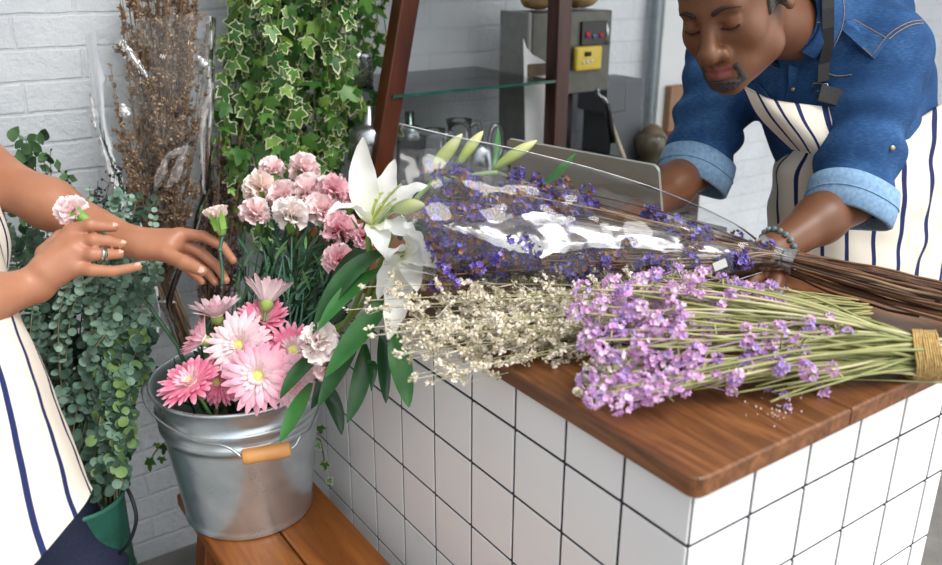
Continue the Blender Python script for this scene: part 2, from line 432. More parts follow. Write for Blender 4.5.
# ================================================================== galvanised bucket
def galv():
    t = NT('galvanised_steel'); co = t.add('ShaderNodeTexCoord'); nz = t.add('ShaderNodeTexNoise', i_Scale=22., i_Detail=5.); t.link(co.outputs['Object'], nz.inputs['Vector'])
    r = t.ramp(nz.outputs[0], [(.3, '#c3cfd6'), (.7, '#dbe3e7')]); t.link(r.outputs[0], t.b.inputs['Base Color'])
    r2 = t.ramp(nz.outputs[0], [(.3, (.26, .26, .26, 1)), (.7, (.36, .36, .36, 1))]); t.link(r2.outputs[0], t.b.inputs['Roughness'])
    t.b.inputs['Metallic'].default_value = .85; return t.m
GALV = galv(); WIRE = mat('zinc_wire', '#b9bfc2', '#cdd2d4', rough=.3, metal=.9)
HB = .262; BC = A(-.182, .848, ZB)
RB0, RB1 = .111, .144
bk = thing('bucket', 'galvanised metal bucket full of pink flowers on the bench', 'bucket', BC)
def rad_at(h): return RB0 + (RB1 - RB0) * h / HB
pr = [(0, .006), (RB0 - .006, .006), (RB0 - .001, .003), (RB0 + .001, .0), (RB0 + .003, .004), (RB0 + .001, .010)]
for h in np.linspace(.02, .17, 6): pr.append((rad_at(h), h))
for hc in (.188, .214):
    for a in np.linspace(0, pi, 7): pr.append((rad_at(hc - .007 * cos(a)) + .0045 * sin(a), hc - .007 * cos(a)))
pr += [(rad_at(.235), .235), (RB1, HB - .006), (RB1 + .004, HB - .004), (RB1 + .005, HB), (RB1 + .002, HB + .003), (RB1 - .002, HB), (RB1 - .003, HB - .01), (RB0 - .003, .03), (0, .03)]
Buf().lathe(pr, BC, 64).build('body', GALV, bk)
# bail: pivots on the two ears, hangs down at the front
pl_ = at(149, 392, 1.42); ears = []
earL = BC + A(0, 0, HB - .03) - CR * (rad_at(HB - .03) + .004); earR = BC + A(0, 0, HB - .03) + CR * (rad_at(HB - .03) + .004)
for e, s in ((earL, -1), (earR, 1)):
    b_ = Buf(); b_.obox(e - CR * s * .001, np.array([CR, UP, np.cross(CR, UP)]), A(.0022, .02, .014), bev=.0015); b_.tube([e - CR * s * .002, e + CR * s * .006], .005, 10)
    b_.build('ear', GALV, bk)
gp0, gp1 = at(243, 459, 1.365), at(292, 450, 1.385)
wl = smooth_path([earL + dirc(-1, 0, .3) * .006, earL + dirc(-.35, .9, .3) * .02, at(143, 392, 1.45), at(150, 412, 1.42), at(168, 428, 1.40), at(198, 443, 1.375), at(222, 447, 1.365), at(234, 452, 1.365), gp0], 60)
wr = smooth_path([gp1, at(297, 446, 1.39), at(302, 437, 1.395), at(312, 428, 1.42), earR + dirc(.6, -.2, .6) * .006, earR + dirc(1, 0, .1) * .006], 40)
bl = Buf().tube(wl, .0022, 8); bl.tube(wr, .0022, 8); bl.tube([gp0, gp1], .0022, 8)
bail = bl.build('bail', WIRE, bk)
GRIP = wood('pale_turned_wood', [(.3, '#c98a4b'), (.6, '#dda263'), (.8, '#e6b07a')], 'X', 1., rough=.45)
ax = nrm(gp1 - gp0); L = np.linalg.norm(gp1 - gp0)
Buf().lathe([(0.0001, 0), (.0105, .0005), (.0122, .003), (.0128, .012), (.0122, L / 2), (.0128, L - .012), (.0122, L - .003), (.0105, L - .0005), (.0001, L)], gp0, 24, axis=ax).build('grip', GRIP, bail)

# ================================================================== green metal can with cord
GREEN = NT('chipped_green_paint'); co = GREEN.add('ShaderNodeTexCoord')
nz = GREEN.add('ShaderNodeTexNoise', i_Scale=24., i_Detail=8., i_Roughness=.7); GREEN.link(co.outputs['Object'], nz.inputs['Vector'])
r = GREEN.ramp(nz.outputs[0], [(.30, '#3a3530'), (.37, '#2f5a4c'), (.45, '#32705f'), (.7, '#3d8472')]); GREEN.link(r.outputs[0], GREEN.b.inputs['Base Color']); GREEN.b.inputs['Roughness'].default_value = .5
CAN = A(-.447, .972, 0)
cn = thing('metal_can', 'tall chipped green metal can holding the eucalyptus', 'can', CAN)
Buf().lathe([(0, 0), (.075, 0), (.075, .5), (.078, .503), (.078, .508), (.075, .511), (.071, .508), (.071, .06), (0, .06)], CAN, 40).build('body', GREEN.m, cn)
for h in (.17, .34): Buf().lathe([(.0755, h - .005), (.0785, h), (.0755, h + .005)], CAN, 40).build('hoop', GREEN.m, cn)
CORDM = mat('black_rubber', '#15161a', '#1d1e22', rough=.5)
cp = [at(124, 484, 1.52), at(133, 500, 1.50), at(138, 522, 1.50), at(131, 545, 1.52), at(118, 562, 1.55), at(112, 590, 1.6), plane(108, 640, z=.006), plane(60, 690, z=.006)]
tag(Buf().tube(smooth_path(cp, 60), .0032, 8).build('cord', CORDM, loc=cp[-1]), 'thin black cord looping beside the green can', 'cord')

# ================================================================== back table with the machine and jars
DW = wood('dark_brown_wood', [(.3, '#22120c'), (.6, '#3b2015'), (.8, '#4c2b1b')], 'X', 1., rough=.45)
ZK = .85
tbk = thing('back_table', 'dark brown wooden table along the white brick wall', 'table', (.95, 1.23, 0))
Buf().box((.22, 1.045, ZK - .03), (1.25, 1.40, ZK), bev=.003).build('tabletop', DW, tbk, smooth=False)
for x in (.26, 1.21):
    for y in (1.08, 1.365): Buf().box((x - .02, y - .02, 0), (x + .02, y + .02, ZK - .03), bev=.002).build('leg', DW, tbk, smooth=False)
Buf().box((.28, 1.06, ZK - .1), (1.19, 1.08, ZK - .03)).build('apron_rail', DW, tbk, smooth=False)

# glass display stand: wooden posts with a glass shelf
PW = wood('red_brown_varnished_wood', [(.3, '#2a110a'), (.5, '#47200f'), (.7, '#5c2d16'), (.85, '#6f3c20')], 'Z', .8, rough=.28, bump=.08)
ds = thing('display_stand', 'red-brown wooden display stand with a glass shelf behind the bouquets', 'display stand', (.5, 1.12, ZK))
YP = 1.10
def post(p0, p1, w, dp):
    d = p1 - p0; t = nrm(d); x = nrm(np.cross(A(0, 1, 0), t)); y = np.cross(t, x)
    Buf().obox((p0 + p1) / 2, np.array([x, y, t]), A(w / 2, dp / 2, np.linalg.norm(d) / 2), bev=.003).build('post', PW, ds, smooth=False)
pa, pb = plane(376, 180, y=YP), plane(404, 0, y=YP); t_ = nrm(pb - pa); pa = pa - t_ * ((pa[2] - ZK - .002) / t_[2]); pb = pa + t_ * .62
post(pa, pb, .042, .04)
qa, qb = plane(557, 140, y=YP), plane(558, 0, y=YP); qa = A(qb[0], YP, ZK + .002); qb = A(qb[0], YP, ZK + .62)
post(qa, qb, .042, .04)
Buf().box((pa[0] + .1, YP - .02, ZK + .6), (qb[0] + .03, 1.38, ZK + .63), bev=.003).build('top_rail', PW, ds, smooth=False)
GLS = glassy('green_tinted_glass', '#dbe8e2', 1.5, .02, .03); GEDGE = mat('green_glass_edge', '#1f4a40', '#2c5f52', rough=.1)
sh = plane(400, 98, y=YP - .025); sr = plane(522, 83, y=YP - .025)
gb = Buf(); zg = sh[2]; x0 = sh[0] - .02; x1 = qb[0] - .025; y0, y1 = YP - .025, 1.40
V = [(x0, y0, zg), (x1, y0, zg), (x1, y1, zg), (x0, y1, zg), (x0, y0, zg + .006), (x1, y0, zg + .006), (x1, y1, zg + .006), (x0, y1, zg + .006)]
gb.add(V, [(0, 3, 2, 1), (4, 5, 6, 7)], 0); gb.add(V, [(0, 1, 5, 4), (1, 2, 6, 5), (2, 3, 7, 6), (3, 0, 4, 7)], 1)
gb.build('glass_shelf', [GLS, GEDGE], ds, smooth=False)

CLR = glassy('clear_glass', '#f4f6f5', 1.45, .02, .0, .05); STEEL = mat('brushed_steel', '#9da3a6', '#b6bbbd', rough=.25, metal=.95); DKM = mat('dark_metal', '#3c4042', '#4b5052', rough=.35, metal=.7)
def jug(pxx, pyy, y, r, h, label):
    c = plane(pxx, pyy, y=y); c = A(c[0], y, ZK + .001)
    j = thing('glass_jug', label, 'jug', c, 'glass jugs behind the bouquet')
    Buf().lathe([(0, 0), (r * .95, 0), (r, .006), (r, h * .55), (r * .8, h * .75), (r * .72, h * .9), (r * .85, h), (r * .82, h), (r * .69, h * .9), (r * .77, h * .75), (r * .96, h * .55), (r * .96, .01), (0, .008)], c, 28).build('body', CLR, j)
    q = c + A(0, 0, h)
    Buf().tube(smooth_path([q + A(r * .76, 0, -.02), q + A(r * 1.5, 0, -.015), q + A(r * 1.65, 0, -.07), q + A(r * 1.0, 0, -h * .5)], 24), .006, 8).build('handle', CLR, j)
jug(432, 130, 1.17, .035, .185, 'clear glass jug nearest the left wooden post')
jug(458, 130, 1.22, .038, .19, 'clear glass jug in the middle under the glass shelf')
c = plane(478, 125, y=1.2); c = A(c[0], 1.2, ZK + .001)
j = thing('teapot', 'small shiny metal teapot with a looped handle under the glass shelf', 'teapot', c)
Buf().lathe([(0, 0), (.03, 0), (.038, .03), (.042, .08), (.036, .12), (.02, .135), (.006, .139), (.008, .15), (0, .153)], c, 28).build('body', STEEL, j)
q = c + A(.03, 0, .13); Buf().tube(smooth_path([q + A(-.005, 0, -.02), q + A(.01, 0, .035), q + A(.035, 0, .03), q + A(.04, 0, -.02), q + A(.01, 0, -.06)], 24), .006, 8).build('handle', STEEL, j)
def canister(pxx, ptop, y, r, z0, label, lidr, zt):
    c = plane(pxx, ptop, y=y); z1 = c[2]; c = A(c[0], y, z0)
    h = z1 - z0; j = thing('storage_jar', label, 'jar', c, 'jars behind the ivy')
    Buf().lathe([(0, 0), (r, 0), (r, h * .62), (r * .92, h * .68), (r * .92, h * .72), (0, h * .72)], c, 28).build('body', zt, j)
    Buf().lathe([(r * .98, h * .69), (r * .98, h * .8), (r * .6, h * .84), (r * .35, h * .86), (r * .35, h), (0, h)], c, 28).build('lid', STEEL, j)
canister(352, 44, 1.25, .04, zg + .008, 'glass jar with a steel lid on the glass shelf behind the ivy', .02, CLR)
canister(366, 106, 1.14, .042, ZK + .001, 'squat steel storage jar with a black knob beside the left wooden post', .02, STEEL)
canister(408, 112, 1.30, .034, ZK + .001, 'dim steel storage jar standing behind the left wooden post', .02, DKM)

# machine: steel box on a dark stand
YM = 1.17
m0 = plane(527, 12, y=YM); MY = YM + .115; m1 = plane(611, 17, y=YM); mb0 = plane(603, 90, y=YM)
MST = mat('satin_steel_sheet', '#8b8d89', '#9a9c97', rough=.42, metal=.35); MSD = mat('dark_satin_steel', '#55554f', '#64645d', rough=.45, metal=.4)
BLK = mat('black_plastic', '#141416', '#1c1c1f', rough=.35); REDL = mat('red_button', '#b3262a', rough=.4); BLUEL = mat('blue_grey_button', '#58698a', rough=.4)
mc = thing('coffee_machine', 'grey steel machine with a black control panel behind the posts', 'machine', (m0[0] + .12, 1.22, ZK))
zt, zb = m0[2], mb0[2]
Buf().box((m0[0], YM + .001, zb - .14), (m0[0] + .012, MY, zt), bev=.004).build('side_panel', MST, mc, smooth=False)
Buf().box((m0[0] + .0125, YM + .002, zb), (m1[0], MY, zt - .002), bev=.004).build('housing', MSD, mc, smooth=False)
def rect(a, b, y, dep): q0, q1 = plane(*a, y=y), plane(*b, y=y); return (min(q0[0], q1[0]), y - dep, min(q0[2], q1[2])), (max(q0[0], q1[0]), y, max(q0[2], q1[2]))
cp_ = Buf().box(*rect((579, 21), (604, 43), YM + .001, .006), bev=.0015).build('control_panel', BLK, mc, smooth=False)
for (a, b_, m_) in (((584, 31), (588, 37), REDL), ((591, 33), (594, 38), BLUEL), ((598, 32), (601, 37), REDL)): Buf().box(*rect(a, b_, YM - .0052, .002)).build('button', m_, cp_)
Buf().box(*rect((603, 21), (605.5, 43), YM + .001, .008)).build('panel_trim', STEEL, mc)
Buf().box((m0[0] + .12, YM + .02, ZK + .054), (m0[0] + .165, YM + .09, zb + .001)).build('column', BLK, mc)
Buf().box((m0[0] + .03, YM - .015, ZK + .002), (m1[0] + .045, MY, ZK + .055), bev=.004).build('drip_tray', BLK, mc)
hp = plane(598, 92, y=YM); 
Buf().tube(smooth_path([plane(596, 88, y=YM), plane(597, 94, y=YM), plane(603, 98, y=YM - .01), plane(606, 103, y=YM - .01)], 16), .0055, 8).build('spout', STEEL, mc)
Buf().tube(smooth_path([plane(606, 102, y=YM - .012), plane(609, 122, y=YM - .012), plane(612, 141, y=YM - .012)], 10), [.005] * 3 + [.008] * 6 + [.007], 10).build('lever', BLK, mc) if False else Buf().tube(np.array([plane(606, 102, y=YM - .012), plane(608, 112, y=YM - .012), plane(609, 122, y=YM - .012), plane(612, 141, y=YM - .012)]), [.005, .008, .0085, .008], 10).build('lever', BLK, mc)
YEL = mat('yellow_plastic', '#cdb33c', '#d8bf47', rough=.4); GRYB = mat('white_button', '#d9d9d3', rough=.4)
tm0, tm1 = rect((571, 46), (596, 68), YM - .0005, .016)
tm = thing('kitchen_timer', 'yellow kitchen timer stuck to the grey machine front', 'timer', (tm0[0], YM, tm0[2]))
Buf().box(tm0, tm1, bev=.006).build('body', YEL, tm); Buf().box(*rect((583, 51), (589, 55), YM - .0166, .002)).build('display', BLK, tm)
for bx, by in ((582, 62), (586, 61), (590, 60)): q = plane(bx, by, y=YM - .017); Buf().lathe([(0, .002), (.0035, .0018), (.004, 0)], q, 12, axis=A(0, -1, 0)).build('button', GRYB, tm)
# kraft paper bag on top of the machine, paper sheets, stacked sleeves, stick, jar, pot
KRAFT = mat('brown_kraft_paper', '#9b7f55', '#b89a6c', rough=.8, scale=25, bump=.6, bdist=.01)
def crumple(c, r, seed, amp=.25):
    b_ = Buf().ball(A(0, 0, 0), 1., n=24, m=16); V = b_.v[0]; V = V * (1 + amp * wob(V, 5, seed))[:, None] * np.array(r); b_.v[0] = V + c; return b_
q = plane(538, 4, y=1.23); tag(crumple(A(q[0], 1.23, zt + .036), (.06, .05, .034), 3, .12).build('paper_bag', KRAFT, loc=A(q[0], 1.23, zt)), 'crumpled brown paper bag on the machine, left of the wooden post', 'paper bag')
q = plane(580, 6, y=1.22); tag(crumple(A(q[0], 1.23, zt + .034), (.05, .045, .032), 5, .12).build('paper_bag', KRAFT, loc=A(q[0], 1.23, zt)), 'crumpled brown paper bag on the machine, right of the wooden post', 'paper bag')
PAPER = mat('white_paper', '#dcdedd', '#e8e9e8', rough=.6)
c0, c1 = rect((521, 52), (545, 140), YM - .004, .004)
wcd = thing('white_cardboard', 'torn white cardboard sheet leaning on the machine beside the wooden post', 'cardboard', (c0[0], YM, ZK))
b_ = Buf(); top = [(521, 38), (524, 47), (530, 54), (538, 58), (545, 63)]; xs = [plane(a, b2, y=YM - .004) for a, b2 in top]
vs = []
for k, q in enumerate(xs): vs += [A(q[0], YM - .004, q[2]), A(q[0], YM - .03, ZK + .003)]
n = len(vs); vs += [v + A(0, -.003, 0) for v in vs]
F = []
for k in range(4): a = 2 * k; F += [(a, a + 1, a + 3, a + 2), (n + a, n + a + 2, n + a + 3, n + a + 1), (a, a + 2, n + a + 2, n + a), (a + 1, n + a + 1, n + a + 3, a + 3)]
F += [(0, n, n + 1, 1), (n - 2, n - 1, 2 * n - 1, 2 * n - 2)]
b_.add(vs, F).build('sheet', PAPER, wcd, smooth=False)
b_ = Buf().box(*rect((526, 64), (544, 74), YM - .012, .006)).build('brown_band', mat('brown_tape', '#6a5a49', rough=.6), wcd, smooth=False)
SLV = NT('corrugated_grey'); co = SLV.add('ShaderNodeTexCoord'); wv = SLV.add('ShaderNodeTexWave', i_Scale=38., bands_direction='X'); SLV.link(co.outputs['Object'], wv.inputs[0])
r = SLV.ramp(wv.outputs[0], [(.2, '#4b4f54'), (.8, '#83888c')]); SLV.link(r.outputs[0], SLV.b.inputs['Base Color']); SLV.b.inputs['Roughness'].default_value = .5; SLV.bump(wv.outputs[0], .6, .004)
for (a, b2, lb) in (((606, 79), (624, 111), 'grey corrugated cup sleeve stack, upper left one by the wall'), ((625, 79), (641, 111), 'grey corrugated cup sleeve stack, upper right one by the wall'), ((611, 112), (640, 146), 'grey corrugated cup sleeve stack, the lower one standing on the back table')):
    r0, r1 = rect(a, b2, 1.24, .0); r1 = (r1[0], 1.36, r1[2]); 
    if b2[1] == 146: r0 = (r0[0], r0[1], ZK + .001); zs = r1[2]
    o = Buf().box(r0, r1, bev=.006).build('cup_sleeve_stack', SLV.m, loc=r0, smooth=False); tag(o, lb, 'cup sleeves', 'corrugated sleeves by the wall')
q0 = plane(613, 114, y=1.2); q1 = plane(631, 162, y=1.12)
tag(Buf().tube([A(q1[0], 1.12, ZK + .006), A(q0[0], 1.225, q0[2])], .006, 10).build('wooden_stick', mat('pale_bamboo', '#b7ab93', '#c5baa3', rough=.6), loc=A(q1[0], 1.12, ZK)), 'pale wooden stick leaning against the grey sleeves', 'stick')
JARM = mat('olive_brown_glass', '#4f4a3c', '#645d4b', rough=.12, scale=20); 
q = plane(650, 147, y=1.2); q = A(q[0], 1.2, ZK + .001)
j = thing('glass_jar', 'squat olive-brown glass jar on the back table beside the man', 'jar', q)
Buf().lathe([(0, 0), (.034, 0), (.038, .015), (.036, .03), (.044, .042), (.047, .065), (.042, .085), (.03, .097), (0, .1)], q, 28).build('body', JARM, j)
Buf().lathe([(.031, .097), (.026, .108), (.012, .118), (0, .12)], q, 24).build('lid', mat('brown_lid', '#5d4c39', '#6d5b45', rough=.5), j)
POT = mat('terracotta', '#6e3a28', '#824832', rough=.7)
q = plane(671, 148, y=1.22); q = A(q[0], 1.22, ZK + .001)
tag(Buf().lathe([(0, 0), (.028, 0), (.042, .03), (.045, .05), (.036, .07), (.03, .075), (.03, .078), (.026, .07), (0, .066)], q, 28).build('clay_pot', POT, loc=q), 'small round terracotta pot behind the man\'s rolled sleeve', 'pot')
q = plane(671, 108, y=1.36); 
tag(Buf().box((q[0] - .012, 1.36, ZK + .001), (q[0] + .06, 1.4, q[2] + .07), bev=.003).build('wooden_block', mat('tan_wood_block', '#8d6a4c', '#9c795a', rough=.6), loc=A(q[0], 1.36, ZK)), 'tan wooden board standing by the wall next to the man', 'board')

# ================================================================== laptop
ALU = mat('silver_aluminium', '#a3a89f', '#adb2a8', rough=.4, metal=.25); KEY = mat('black_keys', '#1b1b1d', rough=.5)
lt = at(508, 136, 1.60); rt = at(655, 166, 1.40)
lt[2] = rt[2] = (lt[2] + rt[2]) / 2
# lid's base line lies on the worktop, further from the camera; the lid leans back towards the camera
Lv = rt - lt; Lv[2] = 0; Lx = nrm(Lv); wid = .325
mid = (lt + rt) / 2; back = nrm(A(-Lx[1], Lx[0], 0)); back = back if back @ A(-1, 0, 0) > 0 else -back   # towards the camera side
zh = ZT + .016; hgt = mid[2] - zh; lean = .045
hin = mid - back * lean; hin[2] = zh
lp = thing('laptop', 'open silver laptop seen from behind its lid', 'laptop', A(hin[0], hin[1], ZT))
upv = nrm(mid - hin); Hh = np.linalg.norm(mid - hin); nn = np.cross(Lx, upv)
def rplate(c, ax, ex, ey, th, r, buf, mi=0):
    pts = []
    for sx, sy, a0 in ((1, 1, 0), (-1, 1, 90), (-1, -1, 180), (1, -1, 270)):
        for k in range(7):
            a = rad(a0 + 15 * k); pts.append((sx * (ex - r) + r * cos(a), sy * (ey - r) + r * sin(a)))
    n = len(pts); V = [c + ax[0] * x + ax[1] * y + ax[2] * z for z in (-th / 2, th / 2) for x, y in pts]
    F = [tuple(range(n))[::-1], tuple(range(n, 2 * n))] + [(k, (k + 1) % n, n + (k + 1) % n, n + k) for k in range(n)]
    buf.add(V, F, mi); return buf
lid = rplate((mid + hin) / 2, np.array([Lx, upv, nn]), wid / 2, Hh / 2, .006, .012, Buf()).build('lid', ALU, lp, smooth=False)
nscr = nn if nn @ back < 0 else -nn
rplate((mid + hin) / 2 + nscr * .0035, np.array([Lx, upv, nscr]), wid / 2 - .008, Hh / 2 - .01, .001, .004, Buf()).build('screen', BLK, lid, smooth=False)
fw = -back
base_c = hin + fw * .112; base_c[2] = ZT + .0075
rplate(base_c, np.array([Lx, fw, UP]), wid / 2, .112, .013, .012, Buf()).build('base', ALU, lp, smooth=False)
rplate(base_c + UP * .0068 - fw * .02, np.array([Lx, fw, UP]), wid / 2 - .03, .05, .001, .003, Buf()).build('keyboard', KEY, lp, smooth=False)
# ================================================================== plant kit
def rings(n=10, prof=((.0, 0), (.45, .35), (1., .75)), rip=.25, k=5, seed=0):
    V = [A(0, 0, prof[0][1])]; F = []
    for i, (r, z) in enumerate(prof[1:]):
        for j in range(n):
            a = 2 * pi * j / n; q = (i + 1) / (len(prof) - 1)
            rr = r * (1 + rip * .7 * q * cos(k * a)); V.append(A(rr * cos(a), rr * sin(a), z + rip * q * sin(k * a * 1.0 + 1.3)))
    for j in range(n): F.append((0, 1 + j, 1 + (j + 1) % n))
    for i in range(len(prof) - 2):
        for j in range(n): F.append((1 + i * n + j, 1 + (i + 1) * n + j, 1 + (i + 1) * n + (j + 1) % n, 1 + i * n + (j + 1) % n))
    return np.array(V), F
FLORET = rings()
DISC = rings(9, ((0, 0), (.55, .03), (1., .12)), .04, 2)
BRACT = (np.array([(-.35, 0, 0), (.35, 0, 0), (-.45, .5, .18), (.45, .5, .18), (0, 1, .5), (0, .45, .45)]), [(0, 1, 5), (0, 5, 2), (1, 3, 5), (2, 5, 4), (5, 3, 4)])
def put(buf, T, c, d, s, mi=0, spin=None):
    B_ = basis(d, rdir()); buf.add(T[0] * s @ B_ + c, T[1], mi)
def ivy_leaf():
    out = []; lobes = [(-125, .55), (-62, .82), (0, 1.15), (62, .82), (125, .55)]
    for k, (a, r) in enumerate(lobes):
        out.append((a - 16, r * .74)); out.append((a, r)); out.append((a + 16, r * .74))
        if k < 4: m = (a + lobes[k + 1][0]) / 2; out.append((m, .5))
    P = [A(r * sin(rad(a)), r * cos(rad(a)) + .1, 0) for a, r in out]; P.append(A(0, -.12, 0))
    P = np.array(P); c = A(0, .12, 0); n = len(P)
    I = c + (P - c) * .86; I[-1] = A(0, 0, 0)
    def z(q): return -.28 * q[:, 0] ** 2 - .12 * (q[:, 1]) ** 2 + .06 * np.abs(q[:, 0])
    V = np.vstack([c[None], I, P]); V[:, 2] = z(V)
    F = [(0, 1 + k, 1 + (k + 1) % n) for k in range(n)] + [(1 + k, 1 + n + k, 1 + n + (k + 1) % n, 1 + (k + 1) % n) for k in range(n)]
    return V, F, n
IV, IF, IN = ivy_leaf()
LEAFS = [mat('ivy_green_%s' % n, a, b, rough=.38, scale=60, trans=.12, spec=.4) for n, a, b in (('deep', '#2c5223', '#3f6d30'), ('mid', '#436f2c', '#5d8a3d'), ('light', '#6c9436', '#8bae4c'))]
CREAM = mat('ivy_cream_margin', '#c6ce98', '#dce0b8', rough=.45, trans=.12)
VINE = mat('vine_stem', '#4b5a2b', '#6d7a3c', rough=.6)
def put_ivy(buf, c, up, nrm_, s):
    n = nrm(nrm_); y = nrm(up - n * (up @ n)); x = np.cross(y, n)
    V = IV * s @ np.array([x, y, n]) + c; g = int(rng.choice(3, p=[.45, .4, .15])); wide = rng.random()
    mi = [g] * IN + [3 if wide > .45 else g] * IN
    buf.add(V, IF, mi)

# ------------------------------------------------------------------ hanging ivy
iv = thing('hanging_ivy', 'variegated ivy hanging in a curtain of vines against the white wall', 'ivy', A(.17, 1.22, 1.46))
Buf().lathe([(0, 1.46), (.1, 1.46), (.14, 1.6), (.147, 1.6), (.147, 1.62), (.135, 1.62), (.1, 1.48), (0, 1.48)], A(.17, 1.22, 0), 32).build('pot', mat('dark_pot', '#4a3a30', rough=.7), iv)
for k in range(4): 
    a = k * pi / 2 + .5; Buf().tube([A(.17 + .14 * cos(a), 1.22 + .14 * sin(a), 1.61), A(.17, 1.22, 2.4)], .003, 6).build('hanger', VINE, iv)
nv = 36
for k in range(nv):
    px_ = 226 + 150 * (k + rng.uniform(0, .8)) / nv; yb = rng.uniform(1.10, 1.34)
    bot = rng.uniform(150, 245) if px_ < 345 else rng.uniform(70, 200)
    if k % 7 == 3: bot *= .6
    if px_ < 240: yb = 1.3
    t0 = A(.17 + rng.uniform(-.11, .11), 1.22 + rng.uniform(-.11, .1), 1.60); p1 = plane(px_, -30, y=yb); p3 = plane(px_ + rng.uniform(-10, 10), bot, y=yb + rng.uniform(-.05, .05))
    mid = (p1 + p3) / 2 + A(rng.normal(0, .02), rng.normal(0, .02), 0)
    e0 = A(*(t0[:2] + (p1[:2] - t0[:2]) * .75), 1.615)
    P = smooth_path([t0, e0, p1, mid, p3], 40)
    vb = Buf().tube(P, .0014, 5); v = vb.build('vine', VINE, iv)
    lb = Buf(); step = .024; acc = 0
    for i in range(1, len(P)):
        acc += np.linalg.norm(P[i] - P[i - 1])
        if acc > step and P[i][2] < 1.45:
            acc = 0
            for q in range(2):
                side = rdir(); side[2] *= .3; n_ = nrm(-CF * .9 + rdir() * .75 + UP * .25)
                c = P[i] + side * rng.uniform(.008, .03); s = rng.choice([.016, .021, .026, .031]) * rng.uniform(.85, 1.15)
                put_ivy(lb, c, nrm(-UP + rdir() * .7), n_, s)
    lb.build('leaves', LEAFS + [CREAM], v)
def ivy_sprig(label, pts, leaves, group=None):
    P = smooth_path(pts, 24); t = thing('ivy_sprig', label, 'ivy', P[0]); s_ = Buf().tube(P, .0014, 5).build('vine', VINE, t)
    lb = Buf()
    for c, s in leaves: put_ivy(lb, c, nrm(-UP + rdir() * .5), nrm(-CF + rdir() * .5), s)
    lb.build('leaves', LEAFS + [CREAM], s_)
ivy_sprig('small ivy sprig trailing down the wall left of the bucket', [A(-.1, 1.25, .03), A(-.14, 1.3, .35), at(196, 430, 1.72), at(178, 437, 1.7), at(160, 450, 1.7), at(152, 462, 1.7)],
          [(at(x, y, 1.69), s) for x, y, s in ((151, 462, .02), (166, 448, .016), (172, 436, .018), (163, 460, .014), (180, 446, .018), (158, 446, .012))])
ivy_sprig('ivy sprig peeking out between the bucket and the tiled counter', [A(-.05, .93, .47), at(318, 440, 1.66), at(324, 452, 1.62), at(326, 472, 1.6)],
          [(at(x, y, 1.585), s) for x, y, s in ((326, 464, .017), (321, 428, .015), (330, 480, .011), (318, 445, .012))])

# ------------------------------------------------------------------ eucalyptus
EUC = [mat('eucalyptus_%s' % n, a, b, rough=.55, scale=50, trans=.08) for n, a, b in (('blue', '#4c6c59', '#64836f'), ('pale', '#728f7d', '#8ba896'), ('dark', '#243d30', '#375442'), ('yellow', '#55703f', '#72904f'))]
STEMG = mat('green_stem', '#4f6a38', '#6d8650', rough=.5); STEMB = mat('eucalyptus_twig', '#5b5a44', '#7d7c5f', rough=.6)
eu = thing('eucalyptus_bunch', 'bunch of round-leaved grey-green eucalyptus standing in the green can', 'eucalyptus', CAN + A(0, 0, .45))
EB = CAN + A(0, 0, .50)
def euc(end, ctrl, tone, n=26, r=.0115, start=None, taper=.45, t0=.12):
    s0 = CAN + A(rng.uniform(-.05, .05), rng.uniform(-.05, .05), .42) if start is None else start
    P = smooth_path([s0, ctrl, end], 30); b_ = Buf().tube(P, np.linspace(.0022, .0008, len(P)), 5).build('stem', STEMB, eu)
    lb = Buf(); k = len(P)
    for q in range(n):
        t = t0 + (1 - t0) * (q + .5) / n; f = t * (k - 1); i = min(int(f), k - 2); c = P[i] + (P[i + 1] - P[i]) * (f - i); T = nrm(P[i + 1] - P[i])
        sd = nrm(np.cross(T, rdir())); 
        for s in (-1, 1):
            rr = r * (1 - taper * t) * rng.uniform(.8, 1.25); d = nrm(sd * s + T * .25)
            n_ = nrm(-CF * .8 + T * .6 + rdir() * .55); cc = c + d * rr * 1.05
            mi = tone if rng.random() < .75 else int(rng.integers(0, 3)); put(lb, DISC, cc, n_, rr, mi)
    lb.build('leaves', EUC, b_)
for k in range(96):
    x = rng.uniform(-12, 165); y = rng.uniform(188, 440); d = rng.uniform(1.42, 1.66)
    if x > 135 and y > 380: x -= 40
    if x < 15 and y < 215: y += 40
    e = at(x, y, d); s0 = CAN + A(rng.uniform(-.05, .05), rng.uniform(-.05, .05), .44)
    c = (s0 + e) / 2 + UP * rng.uniform(.05, .16) + rdir() * .03
    tone = 2 if d > 1.54 else (0 if rng.random() < .7 else 1)  # deeper strands take the dark tone: shade between leaves put into colour
    euc(e, c, tone, n=28, r=rng.choice([.0085, .0105, .012]), start=s0)
